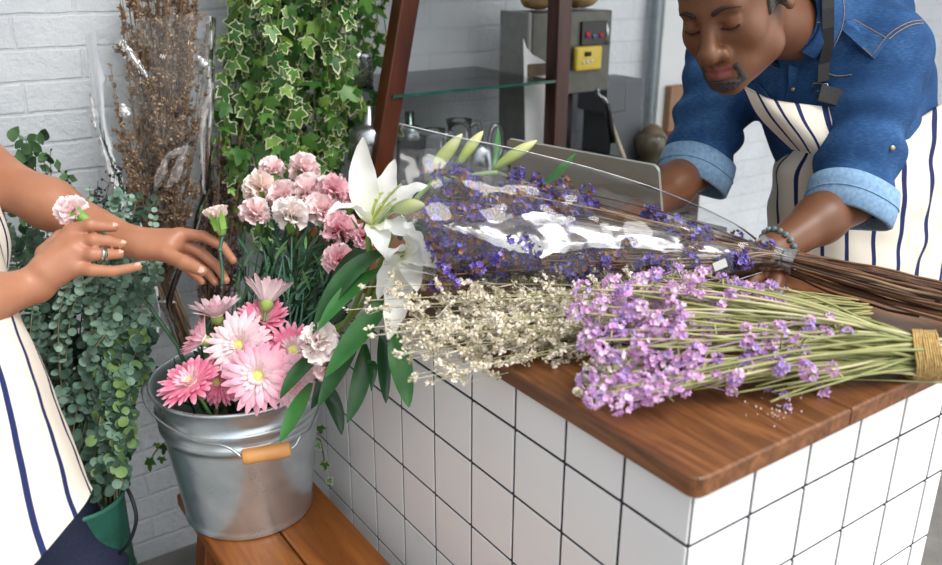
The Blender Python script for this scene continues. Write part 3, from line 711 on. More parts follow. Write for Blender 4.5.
for k in range(16):       # strands that hang down over the rim
    x0_, y0_ = rng.uniform(85, 150), rng.uniform(330, 385); x1_ = rng.uniform(92, 134); y1_ = rng.uniform(430, 498)
    s0 = CAN + A(rng.uniform(-.05, .05), rng.uniform(-.05, .05), .46)
    P0 = at(x0_, y0_, rng.uniform(1.43, 1.48)); e = at(x1_, y1_, rng.uniform(1.385, 1.42)); e2 = (P0 + e) / 2
    P = smooth_path([s0, (s0 + P0) / 2 + UP * .06, P0], 4)
    b_ = Buf().tube(smooth_path([s0, (s0 + P0) / 2 + UP * .04, P0, e2, e], 30), .0012, 5).build('stem', STEMB, eu)
    lb = Buf(); Q = smooth_path([(s0 + P0) / 2 + UP * .04, P0, e2, e], 46)
    for i in range(3, len(Q)):
        T = nrm(Q[i] - Q[i - 1]); sd = nrm(np.cross(T, rdir()))
        for s in (-1, 1):
            rr = rng.uniform(.006, .010); put(lb, DISC, Q[i] + sd * s * rr, nrm(-CF + rdir() * .6), rr, 3 if rng.random() < .3 else (2 if rng.random() < .5 else 0))
    lb.build('leaves', EUC, b_)

# branch with dark berries behind the arm
BERRY = mat('black_berries', '#17181c', '#2b2a33', rough=.35); TWIG = mat('dark_twig', '#2a2620', '#3c362c', rough=.7); DLEAF = [mat('dark_leaf_%d' % k, a, b, rough=.4, trans=.12) for k, (a, b) in enumerate((('#2c4a2c', '#3d6238'), ('#486d42', '#5f8654')))]
bb = thing('berry_branches', 'dark twiggy branches with black berries and green leaves above the eucalyptus', 'branches', CAN + A(.0, .04, .45))
for k in range(20):
    if k < 6: e = at(rng.uniform(12, 62), rng.uniform(132, 165), rng.uniform(1.58, 1.68))
    else: e = at(rng.uniform(40, 128), rng.uniform(152, 225) , rng.uniform(1.58, 1.7))
    s0 = CAN + A(rng.uniform(-.05, .05), rng.uniform(0, .05), .45); c = (s0 + e) / 2 + rdir() * .04 + UP * .08
    P = bez(s0, c, e, 16); st = Buf().tube(P, np.linspace(.002, .0007, 16), 5).build('twig', TWIG, bb); lb = Buf()
    for q in range(26 if k >= 6 else 14):
        i = int(rng.integers(9, 16)); c = P[i] + rdir() * rng.uniform(.004, .018)
        if k < 6:
            d = rdir(); L_ = rng.uniform(.018, .03); T = nrm(d + UP * .2); lb.blade([c, c + T * L_ * .25, c + T * L_ * .5, c + T * L_ * .75, c + T * L_], [.002, L_ * .3, L_ * .38, L_ * .3, .001], -CF + rdir() * .6, int(rng.integers(0, 2)))
        else:
            lb.tube([P[i], c], .0006, 4, 2); lb.ball(c, rng.uniform(.002, .0036), 3, 6, 4)
            if rng.random() < .16: T = rdir(); lb.blade([c, c + T * .012, c + T * .022], [.002, .008, .001], -CF + rdir() * .6, 1)
    lb.build('foliage', DLEAF + [TWIG, BERRY], st)

# ------------------------------------------------------------------ dried bundles against the wall
CELLO = glassy('cellophane', '#fcfdfd', 1.45, .05, .0, .004, 1.)
DB = [mat('dried_brown_%d' % k, a, b, rough=.8) for k, (a, b) in enumerate((('#7b614a', '#957860'), ('#a58a6c', '#bba283'), ('#57412f', '#6c523e')))]
DSTEM = mat('dried_stem', '#66503c', '#836a51', rough=.75)
def film(name, edgeL, edgeR, bulge, parent, m, amp=.006, n=26, seed=1, thick0=1., both=True, nu=40):
    """a sleeve of clear film: two sheets joined along the two seam edges, crumpled"""
    Lp = smooth_path(edgeL, nu); Rp = smooth_path(edgeR, nu); k = min(len(Lp), len(Rp))
    Lp = Lp[np.linspace(0, len(Lp) - 1, k).astype(int)]; Rp = Rp[np.linspace(0, len(Rp) - 1, k).astype(int)]
    b_ = Buf(); r = np.random.default_rng(seed)
    for side in ((1, -1) if both else (1,)):
        V = np.zeros((k, n, 3))
        for i in range(k):
            W = Rp[i] - Lp[i]; T = Lp[min(i + 1, k - 1)] - Lp[max(i - 1, 0)]; nn = nrm(np.cross(W, T)); nn = nn if nn @ CF < 0 else -nn
            x = np.linspace(0, 1, n); bu = bulge[0] + (bulge[1] - bulge[0]) * i / (k - 1)
            V[i] = Lp[i] + np.outer(x, W) + np.outer(side * bu * (4 * x * (1 - x)) ** .7, nn)
        F = V.reshape(-1, 3); a = wob(F, 55, seed) + .7 * np.abs(wob(F, 90, seed + 3)) + .5 * np.abs(wob(F, 170, seed + 5)); x = np.tile(np.linspace(0, 1, n), k); ed = (4 * x * (1 - x)) ** .5
        F = F + np.outer(amp * a * (.25 + .75 * ed) * side, -CF)
        b_.grid(F.reshape(k, n, 3))
    return b_.build(name, m, parent)
SUN_TO = nrm(A(.22, -.55, .80)); GLINTM = glassy('glint_film', '#ffffff', 1.7, .2, .25, .1, 1.5)  # extra-bright gloss for the added highlight strips and the gathered wrap
def glint_strip(name, pts, hw, dfun, parent, k=40, m=9, lift=.0):
    """glossy strip added on the film, angled to throw a highlight at the camera"""
    V = np.zeros((k, m, 3)); xs = np.linspace(0, len(pts) - 1, k); hv = nrm(-CF + SUN_TO)
    P2 = np.array([[np.interp(f, range(len(pts)), [q[j] for q in pts]) for j in (0, 1)] for f in xs]); W2 = np.interp(xs, range(len(pts)), hw)
    for i in range(k):
        t2 = P2[min(i + 1, k - 1)] - P2[max(i - 1, 0)]; d0 = dfun(*P2[i]); c0 = at(P2[i][0], P2[i][1], d0); t3 = CR * t2[0] - CU * t2[1]; cr_ = nrm(np.cross(hv, t3))
        for j, s in enumerate(np.linspace(-1, 1, m)): V[i, j] = c0 - cr_ * s * W2[i] * 1.7 * d0 / FPX - hv * .004 * s * s + hv * rng.normal(0, .0010) + cr_ * rng.normal(0, .0010)
    return Buf().grid(V).build(name, GLINTM, parent)
SEAM = glassy('film_edge', '#ffffff', 1.5, .1, .15, .35, 1.)
def plume(parent, base, tip, mats, stem_m, nb=80, f0=.35, spread=.012, size=(.003, .006), bow=None, rs=.0014, nm='sprig', name='bracts', pr=(.5, .3, .2)):
    c = (base + tip) / 2 + (bow if bow is not None else rdir() * .015); P = bez(base, c, tip, 14)
    st = Buf().tube(P, np.linspace(rs, rs * .45, 14), 5).build(nm, stem_m, parent); lb = Buf()
    br = [(rng.uniform(f0, .999), nrm(rdir() * .8 + nrm(tip - base) * .9)) for _ in range(9)]
    for q in range(nb):
        t, d = br[q % 9]; i = int(t * 13); L_ = rng.uniform(0, 1) * spread * (1.3 - .5 * t); p = P[i] + d * L_ + rdir() * .0025
        if q % 3 == 0: p = P[int(round(rng.uniform(f0, 1) ** .7 * 13))] + rdir() * .0035
        put(lb, BRACT, p, rdir(), rng.uniform(*size), int(rng.choice(len(mats), p=pr)))
    for t, d in br: i = int(t * 13); lb.tube([P[i], P[i] + d * spread * (1.3 - .5 * t)], .0005, 3, 0)
    i0 = int(f0 * 13); lb.tube(P[i0:], rs * .5, 4, 0, cap=False); lb.build(name, mats, st); return P
d1 = thing('dried_bouquet', 'tall bunch of dried brown flowers in cellophane leaning on the white wall', 'dried flowers', A(-.04, 1.22, 0))
TIE1 = at(166, 305, 1.80); FOOT = A(-.03, 1.2, .0)
for k in range(110):
    u = rng.uniform(0, 1); y = -24 + 216 * u ** 1.5
    if k % 2: y = rng.uniform(-70, 30)
    if y < 60: lo_, hi_ = 116, 200
    else: lo_, hi_ = 106, 211
    x = rng.uniform(lo_, hi_) if y < 130 else rng.uniform(118, 203); dd = rng.uniform(1.60, 1.74)
    plume(d1, TIE1 + rdir() * .008, at(x, y, dd), DB, DSTEM, nb=380, f0=.22, spread=.03, size=(.0028, .0056))
for k in range(22):
    a = TIE1 + A(rng.normal(0, .010), rng.normal(0, .008), .05); b_ = FOOT + A(rng.normal(0, .014), rng.normal(0, .014), 0)
    Buf().tube(bez(a, (a + b_) / 2 + rdir() * .008, b_, 8), .0024, 5).build('stem', DSTEM, d1)
film('cellophane_wrap', [at(84, 40, 1.62), at(92, 96, 1.62), at(104, 165, 1.66), at(126, 222, 1.70), at(154, 290, 1.76), at(157, 312, 1.78), at(150, 336, 1.78)],
     [at(214, 20, 1.66), at(213, 80, 1.66), at(211, 170, 1.70), at(198, 230, 1.73), at(176, 290, 1.76), at(173, 312, 1.78), at(180, 336, 1.78)], (.05, .012), d1, CELLO, .007, seed=4)
for pts, hw in (([(121, 42), (131, 58), (146, 79)], (.6, 2.5, .6)), ([(154, 192), (160, 176), (165, 160), (176, 153), (187, 148)], (1, 3, 1.6, 2.4, 1)), ([(166, 190), (174, 178), (180, 162), (185, 150)], (1, 3, 2.4, 1)), ([(89, 96), (92, 116), (94, 132)], (.6, 2, .6)), ([(99, 140), (108, 172), (120, 210), (124, 224)], (.8, 2, 3.4, .8)),
                ([(212, 84), (204, 110), (201, 140), (203, 196)], (.8, 2, 1.4, .8)), ([(120, 104), (124, 114), (128, 118)], (1, 4, 1)), ([(158, 300), (161, 318), (164, 336)], (2, 5, 2)), ([(196, 56), (203, 64), (207, 68)], (.8, 3, .8))):
    glint_strip('highlight_strip', pts, hw, lambda x, y: 1.575 + .0004 * max(0, y - 60) + max(0, y - 230) * .0011, d1, 20, 7)  # bright glints on the wrap, each one an added strip
Buf().tube(smooth_path([at(84, 40, 1.62), at(92, 96, 1.62), at(104, 165, 1.66), at(126, 222, 1.70), at(154, 290, 1.76)], 30), .0009, 5).build('film_edge', SEAM, d1)
Buf().tube(smooth_path([TIE1 + dirc(cos(a), .15 * sin(a), sin(a)) * .019 for a in np.linspace(0, 2 * pi, 13)], 36), .003, 6).build('tie', mat('clear_tape', '#c9c6bf', rough=.3), d1)
d2_ = thing('dried_bunch', 'darker bunch of dried brown twigs between the cellophane bouquet and the ivy', 'dried flowers', A(.03, 1.3, 0))
DB2 = [mat('dark_dried_%d' % k, a, b, rough=.8) for k, (a, b) in enumerate((('#3c2519', '#52351f'), ('#5c3c28', '#714d35'), ('#4a3f63', '#5d5278')))]
for k in range(34):
    x = rng.uniform(200, 248); plume(d2_, at(212 + rng.uniform(-9, 9), 400, 1.88), at(x, rng.uniform(110, 215), rng.uniform(1.74, 1.86)), DB2, DSTEM, nb=110, f0=.4, spread=.02, size=(.0035, .007), rs=.0022)
for k in range(16):
    a = at(212 + rng.uniform(-9, 9), 400, 1.88); b_ = A(.03 + rng.normal(0, .015), 1.3 + rng.normal(0, .015), 0); Buf().tube([a, (a + b_) / 2, b_], .0024, 5).build('stem', DSTEM, d2_)

# ================================================================== flowers in the bucket
GP = {'pale': petal_mat('gerbera_pale', [(0, '#f8cdd8'), (.3, '#fcebee'), (.7, '#fbe3e9'), (1, '#f8d0db')]),
      'blush': petal_mat('gerbera_blush', [(0, '#f3b3c6'), (.3, '#fce1e8'), (.62, '#f8c9d6'), (1, '#f2a6bf')]),
      'hot': petal_mat('gerbera_hot', [(0, '#f8d4dd'), (.35, '#f09ab4'), (.7, '#ea7a9e'), (1, '#f5b4c8')]),
      'white': petal_mat('gerbera_whitish', [(0, '#f8e7e6'), (.4, '#fbeeee'), (.75, '#f9dfe4'), (1, '#f6ccd7')])}
DISCM = mat('gerbera_disc', '#cfd873', '#e2e28c', rough=.7, scale=300, bump=.8); DISC2 = mat('gerbera_fringe', '#f3dfc6', '#f7e6d6', rough=.7); CALYX = mat('flower_calyx', '#8fae4e', '#a9c268', rough=.55, trans=.1)
STEMD = mat('flower_stem', '#4d7040', '#62854f', rough=.5)
BKC = BC + A(0, 0, .03)
def stem(c, n, parent, r=.0028, m=None, pull=.07, spread=.05):
    base = BKC + A(rng.uniform(-spread, spread), rng.uniform(-spread, spread), 0)
    p1 = c - n * pull; q = BC + A(0, 0, HB - .01) + (A(c[0] - BC[0], c[1] - BC[1], 0)) * .45
    q[:2] = BC[:2] + np.clip(np.linalg.norm(q[:2] - BC[:2]), 0, .105) * nrm(A(*(q[:2] - BC[:2]), 0))[:2]
    P = smooth_path([c, p1, q, base], 30); return Buf().tube(P, r, 7).build('stem', m or STEMD, parent)
def gerbera(label, c, n, R, tone, tone2=None, cup=.1, droop=.0, nout=24, core=True):
    n = nrm(n); t = thing('gerbera', label, 'gerbera', c, 'gerberas in the bucket'); B_ = basis(n)
    b_ = Buf()
    for ring, (cnt, L_, el, z0, mi) in enumerate(((nout, 1., cup, 0., 0), (nout - 3, .84, cup + .18, .03, 0), (nout - 6, .5, cup + .5, .05, 1), (20, .3, cup + .8, .05, 1))):
        for k in range(cnt):
            a = 2 * pi * (k + rng.uniform(-.25, .25)) / cnt + ring * .13; l = R * L_ * rng.uniform(.9, 1.06); e = el + rng.normal(0, .07)
            d = A(cos(a), sin(a), 0); tt = np.linspace(0, 1, 6); r0 = .14 * R
            P = np.array([d * (r0 + (l - r0) * s * cos(e)) + A(0, 0, z0 * R + l * s * sin(e) - droop * l * s * s + .05 * l * sin(s * pi)) for s in tt]); P = P @ B_ + c
            wd = R * (.105 if ring < 2 else .05) * np.array([.45, .75, .95, 1., .85, .28]); sidev = A(-sin(a), cos(a), 0) @ B_
            b_.blade(P, wd, nrm(n + rng.normal(0, .15) * sidev), mi, cup=-.25, nx=4)
    b_.build('petals', [GP[tone], GP[tone2 or tone]], t)
    if core:
        Buf().ball(c + n * .05 * R, A(.17 * R, .17 * R, .09 * R), 0, 20, 10, B_).ball(c + n * .03 * R, A(.24 * R, .24 * R, .08 * R), 1, 20, 10, B_).build('disc', [DISCM, DISC2], t)
    Buf().lathe([(.05 * R, -.34 * R), (.16 * R, -.28 * R), (.24 * R, -.1 * R), (.2 * R, .02 * R)], c, 16, axis=n).build('calyx', CALYX, t)
    stem(c - n * .3 * R, n, t); return t
gerbera('large pale pink gerbera at the front centre of the bucket, facing forward', at(260, 377, 1.325), dirc(-.05, .12, .95), .058, 'blush', 'pale', .08)
gerbera('deep pink gerbera tilted down over the left rim of the bucket', at(192, 385, 1.36), dirc(-.25, .75, .62), .054, 'hot', 'blush', .12)
gerbera('pale pink gerbera behind the large front one, upper left of it', at(241, 347, 1.385), dirc(-.12, .3, .9), .056, 'pale', 'white', .12)
gerbera('hot pink gerbera with a pale centre on the right, beside the white carnation', at(293, 352, 1.395), dirc(.3, .35, .85), .05, 'hot', 'pale', .15)
gerbera('whitish gerbera at the top of the bunch, turned up so its green calyx shows', at(267, 303, 1.42), dirc(.08, .96, -.25), .05, 'white', 'pale', .75, 0, 18, False)
gerbera('pale pink gerbera seen side-on below the woman\'s fingers', at(217, 318, 1.43), dirc(-.1, .93, .22), .047, 'pale', 'blush', .55, 0, 20)
gerbera('pink gerbera seen side-on with its back and stem showing, above the deep pink one', at(204, 342, 1.41), dirc(-.75, .45, .3), .043, 'blush', 'hot', .5, 0, 18)
gerbera('pink gerbera half hidden between the whitish one and the hot pink one', at(264, 322, 1.425), dirc(.1, .7, .55), .045, 'hot', 'blush', .3)
gerbera('drooping hot pink gerbera mostly hidden under the large front one', at(219, 383, 1.40), dirc(-.2, -.15, .9), .045, 'hot', 'hot', .05)
gerbera('pale pink gerbera hanging low over the right side of the rim', at(293, 382, 1.37), dirc(.35, -.2, .85), .046, 'pale', 'blush', .12)

CPM = [petal_mat('carnation_%d' % k, s, .18) for k, s in enumerate(([(0, '#f9c3cb'), (.5, '#ffdfe2'), (1, '#ffeeed')], [(0, '#f4a0b6'), (.5, '#fac2cf'), (1, '#fddde2')], [(0, '#fbe3df'), (.6, '#fff3f0'), (1, '#fff9f6')], [(0, '#f3c8ba'), (.5, '#fbe6dc'), (1, '#fcefe9')]))]
CSTEM = mat('carnation_stem', '#2e5a4a', '#45735e', rough=.45); CCAL = mat('carnation_calyx', '#6f9a45', '#8db75a', rough=.5)
def carnation_head(t, c, n, r, tone, seed=0, closed=0.):
    B_ = basis(n); b_ = Buf(); rr = np.random.default_rng(seed + 11)
    cnt = 30
    for k in range(cnt):
        ph = math.acos(1 - (1 - cos(rad(98 - 50 * closed))) * (k + .5) / cnt); az = k * 2.39996 + rr.uniform(-.3, .3)
        d = A(sin(ph) * cos(az), sin(ph) * sin(az), cos(ph)); up = A(0, 0, 1)
        side = nrm(np.cross(d, rr.normal(size=3))); nn = np.cross(side, d)
        l = r * rr.uniform(.82, 1.1) * (1 + .15 * cos(ph)); nx = 9; V = np.zeros((5, nx, 3))
        for i, s in enumerate(np.linspace(.18, 1, 5)):
            wd = r * (.16 + .42 * s); x = np.linspace(-1, 1, nx)
            zz = .08 * r * s * s * np.sin(x * 7 + rr.uniform(0, 6)) + .035 * r * s ** 3 * rr.normal(size=nx)
            V[i] = np.outer(np.full(nx, l * s) * (1 - .18 * s * x * x) + (.04 * l * rr.normal(size=nx) if i == 4 else 0), d) + np.outer(x * wd, side) + np.outer(zz - .2 * r * s * s * x * x, nn)
        b_.grid((V.reshape(-1, 3) @ B_ + c).reshape(5, nx, 3))
    b_.build('petals', CPM[tone], t)
    L_ = r * 1.15
    cb = Buf().lathe([(.0022, -L_ * 1.12), (.24 * r, -L_ * 1.0), (.30 * r, -L_ * .6), (.36 * r, -.25 * r), (.5 * r, .02 * r)], c, 14, axis=n)
    for k in range(5): a = 2 * pi * k / 5; e = (A(cos(a), sin(a), 0) * .42 * r) @ B_; cb.blade([c - n * .4 * r + e * .8, c - n * .05 * r + e * 1.1, c + n * .25 * r + e * 1.7], [.16 * r, .13 * r, .01 * r], e, 0)
    cb.build('calyx', CCAL, t); return c - n * L_
def carnation(label, c, n, r, tone, seed, group='carnations in the bucket', base=None, bend=None):
    n = nrm(n); t = thing('carnation', label, 'carnation', c, group); q = carnation_head(t, c, n, r, tone, seed)
    e = base if base is not None else at(rng.uniform(245, 300), rng.uniform(350, 372), 1.47)
    low = BKC + A(rng.uniform(-.04, .04), rng.uniform(-.04, .04), 0)
    P = smooth_path([q, q * .55 + e * .45 + dirc(.15, .1, 0) * .012, e, low], 24); sb = Buf().tube(P, .0021, 6)
    for k in (6, 11): 
        if k < len(P) - 1: sb.ball(P[k], .0036, 0, 8, 6); T = nrm(P[k] - P[k + 1]); s_ = nrm(np.cross(T, rdir())); sb.blade([P[k], P[k] + T * .02 + s_ * .006, P[k] + T * .035 + s_ * .022], [.0025, .002, .0004], -CF)
    sb.build('stem', CSTEM, t)
cl = [('blush carnation at the top left of the bunch, above the green ivy leaf', 271, 173, 1.60, (-.25, .85, .3), .021, 0),
      ('wide pale pink carnation at the very top of the bunch', 303, 173, 1.60, (.15, .9, .3), .026, 0),
      ('cream-pink carnation at the upper left end of the bunch', 260, 191, 1.56, (-.35, .8, .4), .026, 3),
      ('pale pink carnation wedged in the middle of the top row', 283, 199, 1.55, (-.1, .75, .6), .024, 0),
      ('pale pink carnation right of the middle, under the topmost wide one', 307, 195, 1.56, (.15, .85, .4), .027, 0),
      ('small blush carnation low on the left with its green calyx below', 256, 217, 1.53, (-.15, .85, .45), .024, 0),
      ('white carnation in the front of the bunch with a thick green calyx', 290, 217, 1.51, (.05, .8, .55), .026, 2),
      ('pink carnation behind the left petal of the open lily', 333, 193, 1.54, (.2, .7, .5), .025, 1),
      ('pink carnation touching the lily stem on the right of the bunch', 352, 200, 1.55, (.3, .8, .35), .022, 1),
      ('pale pink carnation between the white one and the lily petal', 322, 212, 1.53, (.1, .6, .7), .026, 0),
      ('deep pink carnation directly under the lily petal', 339, 231, 1.50, (.1, .45, .85), .027, 1),
      ('small pink carnation half hidden beside the lily stem, right of the deep pink one', 362, 238, 1.49, (.2, .5, .7), .018, 1),
      ('pink carnation low on the right above the dark lily leaves', 338, 262, 1.45, (.0, .8, .5), .022, 1),
      ('white-pink carnation low on the right beside the hot pink gerbera', 318, 344, 1.285, (.45, .2, .8), .026, 2),
      ('pale carnation under the white-pink one, behind the lily leaf', 327, 368, 1.30, (.5, -.1, .8), .020, 0)]
for i, (lb_, x, y, d, n_, r_, tone) in enumerate(cl):
    carnation(lb_, at(x, y, d), dirc(*n_), r_ * 1.18, tone, i, base=at(300, 385, 1.45) if y > 300 else None)
# loose dark foliage and bare stems filling the bucket mouth
FOL = [mat('dark_foliage_%d' % k, a, b, rough=.5, trans=.08) for k, (a, b) in enumerate((('#1d3826', '#2d4d35'), ('#2f5a3a', '#43704b'), ('#547f4a', '#6b9659')))]
fo = thing('foliage_filler', 'dark thin-leaved greenery filling the bucket among the flower stems', 'foliage', BC + A(0, 0, .1))
for k in range(125):
    b0 = BKC + A(rng.uniform(-.07, .07), rng.uniform(-.07, .07), .1); x = rng.uniform(236, 372); y = rng.uniform(232, 330)
    if k % 3 == 0: x, y = rng.uniform(165, 320), rng.uniform(330, 400)
    if k > 70: x, y = rng.uniform(290, 376), rng.uniform(222, 300)
    e = at(x, y, rng.uniform(1.49, 1.60)); P = bez(b0, b0 * .4 + e * .6 + UP * .02, e, 9)
    sb = Buf().tube(P, np.linspace(.0022, .001, 9), 5, int(rng.integers(0, 2)))
    for q in range(9): i = int(rng.integers(3, 9)); T = nrm(nrm(e - b0) + rdir() * .8); l = rng.uniform(.025, .06); sb.blade([P[i], P[i] + T * l * .5, P[i] + T * l - UP * .006], [.0015, .0028, .0004], -CF, int(rng.choice(3, p=[.5, .35, .15])), nx=3)
    sb.build('foliage_sprig', FOL, fo)
# dark green plant stick between hand and bucket
tag(Buf().tube([at(138, 285, 1.44), at(152, 312, 1.45), at(178, 348, 1.46), BKC + A(-.03, 0, .02)], .0034, 8).build('cut_stem', mat('dark_cut_stem', '#2d4e38', '#3d6348', rough=.45), loc=BKC), 'bare dark green flower stem slanting down into the left of the bucket', 'stem')

# ------------------------------------------------------------------ lilies
LIL = petal_mat('lily_white', [(0, '#dfe8a8'), (.16, '#f5f6e4'), (.5, '#fbfbf7'), (1, '#f7f6ef')], .25, .45); LBUD = petal_mat('lily_bud', [(0, '#8fab45'), (.5, '#c3cf7a'), (1, '#e2e3b0')], .15, .45)
LLEAF = [mat('lily_leaf_%d' % k, a, b, rough=.3, scale=25, trans=.1, spec=.5, stretch=(1, 1, 1)) for k, (a, b) in enumerate((('#1f4a24', '#2f6231'), ('#2f6a30', '#41803d'), ('#163a1f', '#20492a')))]
LST = mat('lily_stem', '#6d8e45', '#82a356', rough=.4); FILA = mat('lily_filament', '#c9d878', '#dbe596', rough=.5); ANTH = mat('lily_stigma', '#5d4a63', '#76617a', rough=.6)
def tepal(b_, c, mid, tip, w, face, seed=0):
    P = bez(c, mid, tip, 12); t = np.linspace(0, 1, 12); W = w * (np.sin(pi * np.clip(t, .0, 1) ** .8) ** .8 * .97 + .06); W[-1] = .0012; b_.blade(P, W, face, 0, cup=.28, nx=7, wave=.18, seed=seed)
def bud(t, b0, tip, r, name='bud'):
    P = bez(b0, (b0 + tip) / 2 + UP * .003, tip, 10); Buf().tube(P, r * np.array([.35, .62, .8, .93, 1, 1, .93, .76, .5, .12]), 12).build(name, LBUD, t)
l1 = thing('lily', 'open white lily standing tall beside the cellophane bouquet', 'lily', at(370, 232, 1.305), 'white lilies')
c = at(371, 226, 1.305); b_ = Buf()
for (x, y, d), (mx_, my_, md), w_, f in (((362, 138, 1.30), (359, 185, 1.33), .022, (0, .1, 1)), ((394, 160, 1.335), (386, 192, 1.34), .019, (-.4, 0, 1)), ((327, 216, 1.24), (350, 196, 1.26), .017, (.1, 1, .3)),
                                       ((427, 186, 1.33), (404, 190, 1.33), .02, (-.1, .7, .6)), ((418, 243, 1.25), (398, 224, 1.26), .021, (0, .8, .5)), ((383, 256, 1.245), (380, 228, 1.25), .018, (0, .8, .6))):
    tepal(b_, c, at(mx_, my_, md), at(x, y, d), w_, dirc(*f), int(x))
b_.build('petals', LIL, l1)
sb = Buf()
for k in range(6):
    a = k * 1.05; e = at(385 + 9 * cos(a), 200 + 7 * sin(a), 1.275); sb.tube(bez(c, (c + e) / 2 + dirc(-.3, .3, .2) * .008, e, 6), .0013, 5, 0); sb.obox(e, basis(dirc(.3, .1, .4)), A(.0015, .0015, .004), 0)
e = at(403, 183, 1.27); sb.tube(bez(c, at(385, 195, 1.28), e, 8), .0019, 6, 0); sb.ball(e, .0042, 1, 10, 8)
sb.build('stamens', [FILA, ANTH], l1)
bud(l1, at(392, 210, 1.28), at(425, 206, 1.26), .0115)
lowL = BKC + A(.03, .02, 0)
Buf().tube(smooth_path([c, at(368, 240, 1.315), at(367, 268, 1.33), at(340, 330, 1.38), BC + A(.05, .0, HB - .01), lowL], 40), .0046, 8).build('stem', LST, l1)
Buf().tube(bez(at(368, 240, 1.315), at(380, 222, 1.30), at(392, 210, 1.28), 8), .0028, 6).build('bud_stalk', LST, l1)
def lleaf(t, p0, p1, p2, w, face=(0, .3, 1), mi=0):
    P = bez(at(*p0), at(*p1), at(*p2), 14); s = np.linspace(0, 1, 14); W = w * (np.sin(pi * (s * .94 + .05)) ** .75); W[-1] = .0006
    return Buf().blade(P, W, dirc(*face), mi, cup=.22, nx=7).build('leaf', LLEAF, t)
for p0, p1, p2, w_, f, mi in (((384, 252, 1.30), (340, 268, 1.27), (313, 336, 1.27), .017, (-.3, .5, 1), 0), ((380, 270, 1.30), (345, 290, 1.26), (318, 332, 1.25), .014, (-.4, .4, 1), 1),
                              ((389, 298, 1.28), (362, 330, 1.25), (326, 378, 1.25), .018, (-.3, .3, 1), 1), ((362, 322, 1.30), (345, 358, 1.27), (319, 408, 1.27), .016, (-.2, .2, 1), 0), ((371, 262, 1.32), (352, 242, 1.35), (326, 300, 1.38), .013, (-.2, .5, 1), 2)):
    lleaf(l1, p0, p1, p2, w_, f, mi)
l2 = thing('lily', 'white lily hanging face down under the open end of the cellophane', 'lily', at(398, 262, 1.235), 'white lilies')
c = at(404, 256, 1.27); b_ = Buf()
for (x, y, d), (mx_, my_, md), w_, f in (((389, 340, 1.185), (402, 300, 1.20), .021, (-.3, -.1, 1)), ((436, 268, 1.205), (420, 250, 1.21), .02, (0, .3, 1)), ((388, 262, 1.2), (390, 240, 1.22), .017, (-.3, .3, 1)), ((417, 292, 1.19), (414, 268, 1.2), .016, (0, .1, 1)), ((378, 300, 1.27), (388, 270, 1.27), .016, (-.5, 0, 1)), ((420, 232, 1.24), (415, 240, 1.23), .017, (.2, .6, 1))):
    tepal(b_, c, at(mx_, my_, md), at(x, y, d), w_, dirc(*f), int(x))
b_.build('petals', LIL, l2)
Buf().tube(smooth_path([c, at(392, 262, 1.29), at(380, 285, 1.31), at(345, 345, 1.38), BC + A(.06, .02, HB - .01), BKC + A(.04, -.01, 0)], 36), .0044, 8).build('stem', LST, l2)
for p0, p1, p2, w_, f, mi in (((365, 345, 1.31), (366, 380, 1.29), (348, 424, 1.29), .014, (.1, .1, 1), 0), ((382, 330, 1.27), (384, 370, 1.25), (387, 404, 1.25), .010, (.4, .1, 1), 2), ((393, 330, 1.25), (402, 366, 1.22), (410, 408, 1.22), .016, (.1, .2, 1), 1),
                              ((326, 352, 1.34), (300, 366, 1.28), (281, 400, 1.28), .014, (-.3, .6, 1), 0), ((312, 384, 1.33), (298, 412, 1.29), (281, 444, 1.285), .014, (-.4, .3, 1), 1), ((318, 378, 1.37), (338, 400, 1.36), (343, 436, 1.36), .012, (.3, .2, 1), 2),
                              ((330, 350, 1.36), (330, 380, 1.34), (312, 410, 1.35), .012, (0, .2, 1), 2), ((352, 300, 1.33), (330, 300, 1.30), (318, 360, 1.31), .013, (-.3, .3, 1), 2), ((366, 372, 1.31), (376, 352, 1.29), (372, 392, 1.28), .008, (.3, .2, 1), 0)):
    lleaf(l2, p0, p1, p2, w_, f, mi)
for p0, p1, p2, w_, f, mi in (((404, 262, 1.30), (424, 250, 1.30), (434, 290, 1.27), .016, (0, .3, 1), 2), ((398, 240, 1.32), (416, 214, 1.31), (440, 246, 1.30), .014, (0, .4, 1), 2), ((390, 275, 1.32), (404, 262, 1.31), (425, 282, 1.29), .014, (0, .6, 1), 0)):
    lleaf(l2, p0, p1, p2, w_, f, mi)
l3 = thing('lily', 'lily stem with three closed green-white buds rising behind the cellophane', 'lily', at(430, 190, 1.36), 'white lilies')
Buf().tube(smooth_path([at(497, 172, 1.36), at(455, 178, 1.36), at(428, 186, 1.36), at(392, 235, 1.36), at(350, 320, 1.42), BC + A(.05, .05, HB - .01), BKC + A(.03, .04, 0)], 40), .0042, 8).build('stem', LST, l3)
bud(l3, at(427, 178, 1.36), at(461, 134, 1.35), .011); bud(l3, at(456, 166, 1.36), at(482, 131, 1.37), .009); bud(l3, at(492, 170, 1.36), at(536, 140, 1.36), .0095)
lleaf(l3, (492, 168, 1.37), (497, 152, 1.38), (497, 126, 1.38), .006, (.3, .1, 1), 1); lleaf(l3, (540, 185, 1.33), (560, 172, 1.32), (575, 152, 1.32), .007, (0, .5, 1), 1)
Buf().tube([at(497, 172, 1.36), at(520, 182, 1.345), at(540, 185, 1.33)], .0022, 6).build('side_stalk', LST, l3)
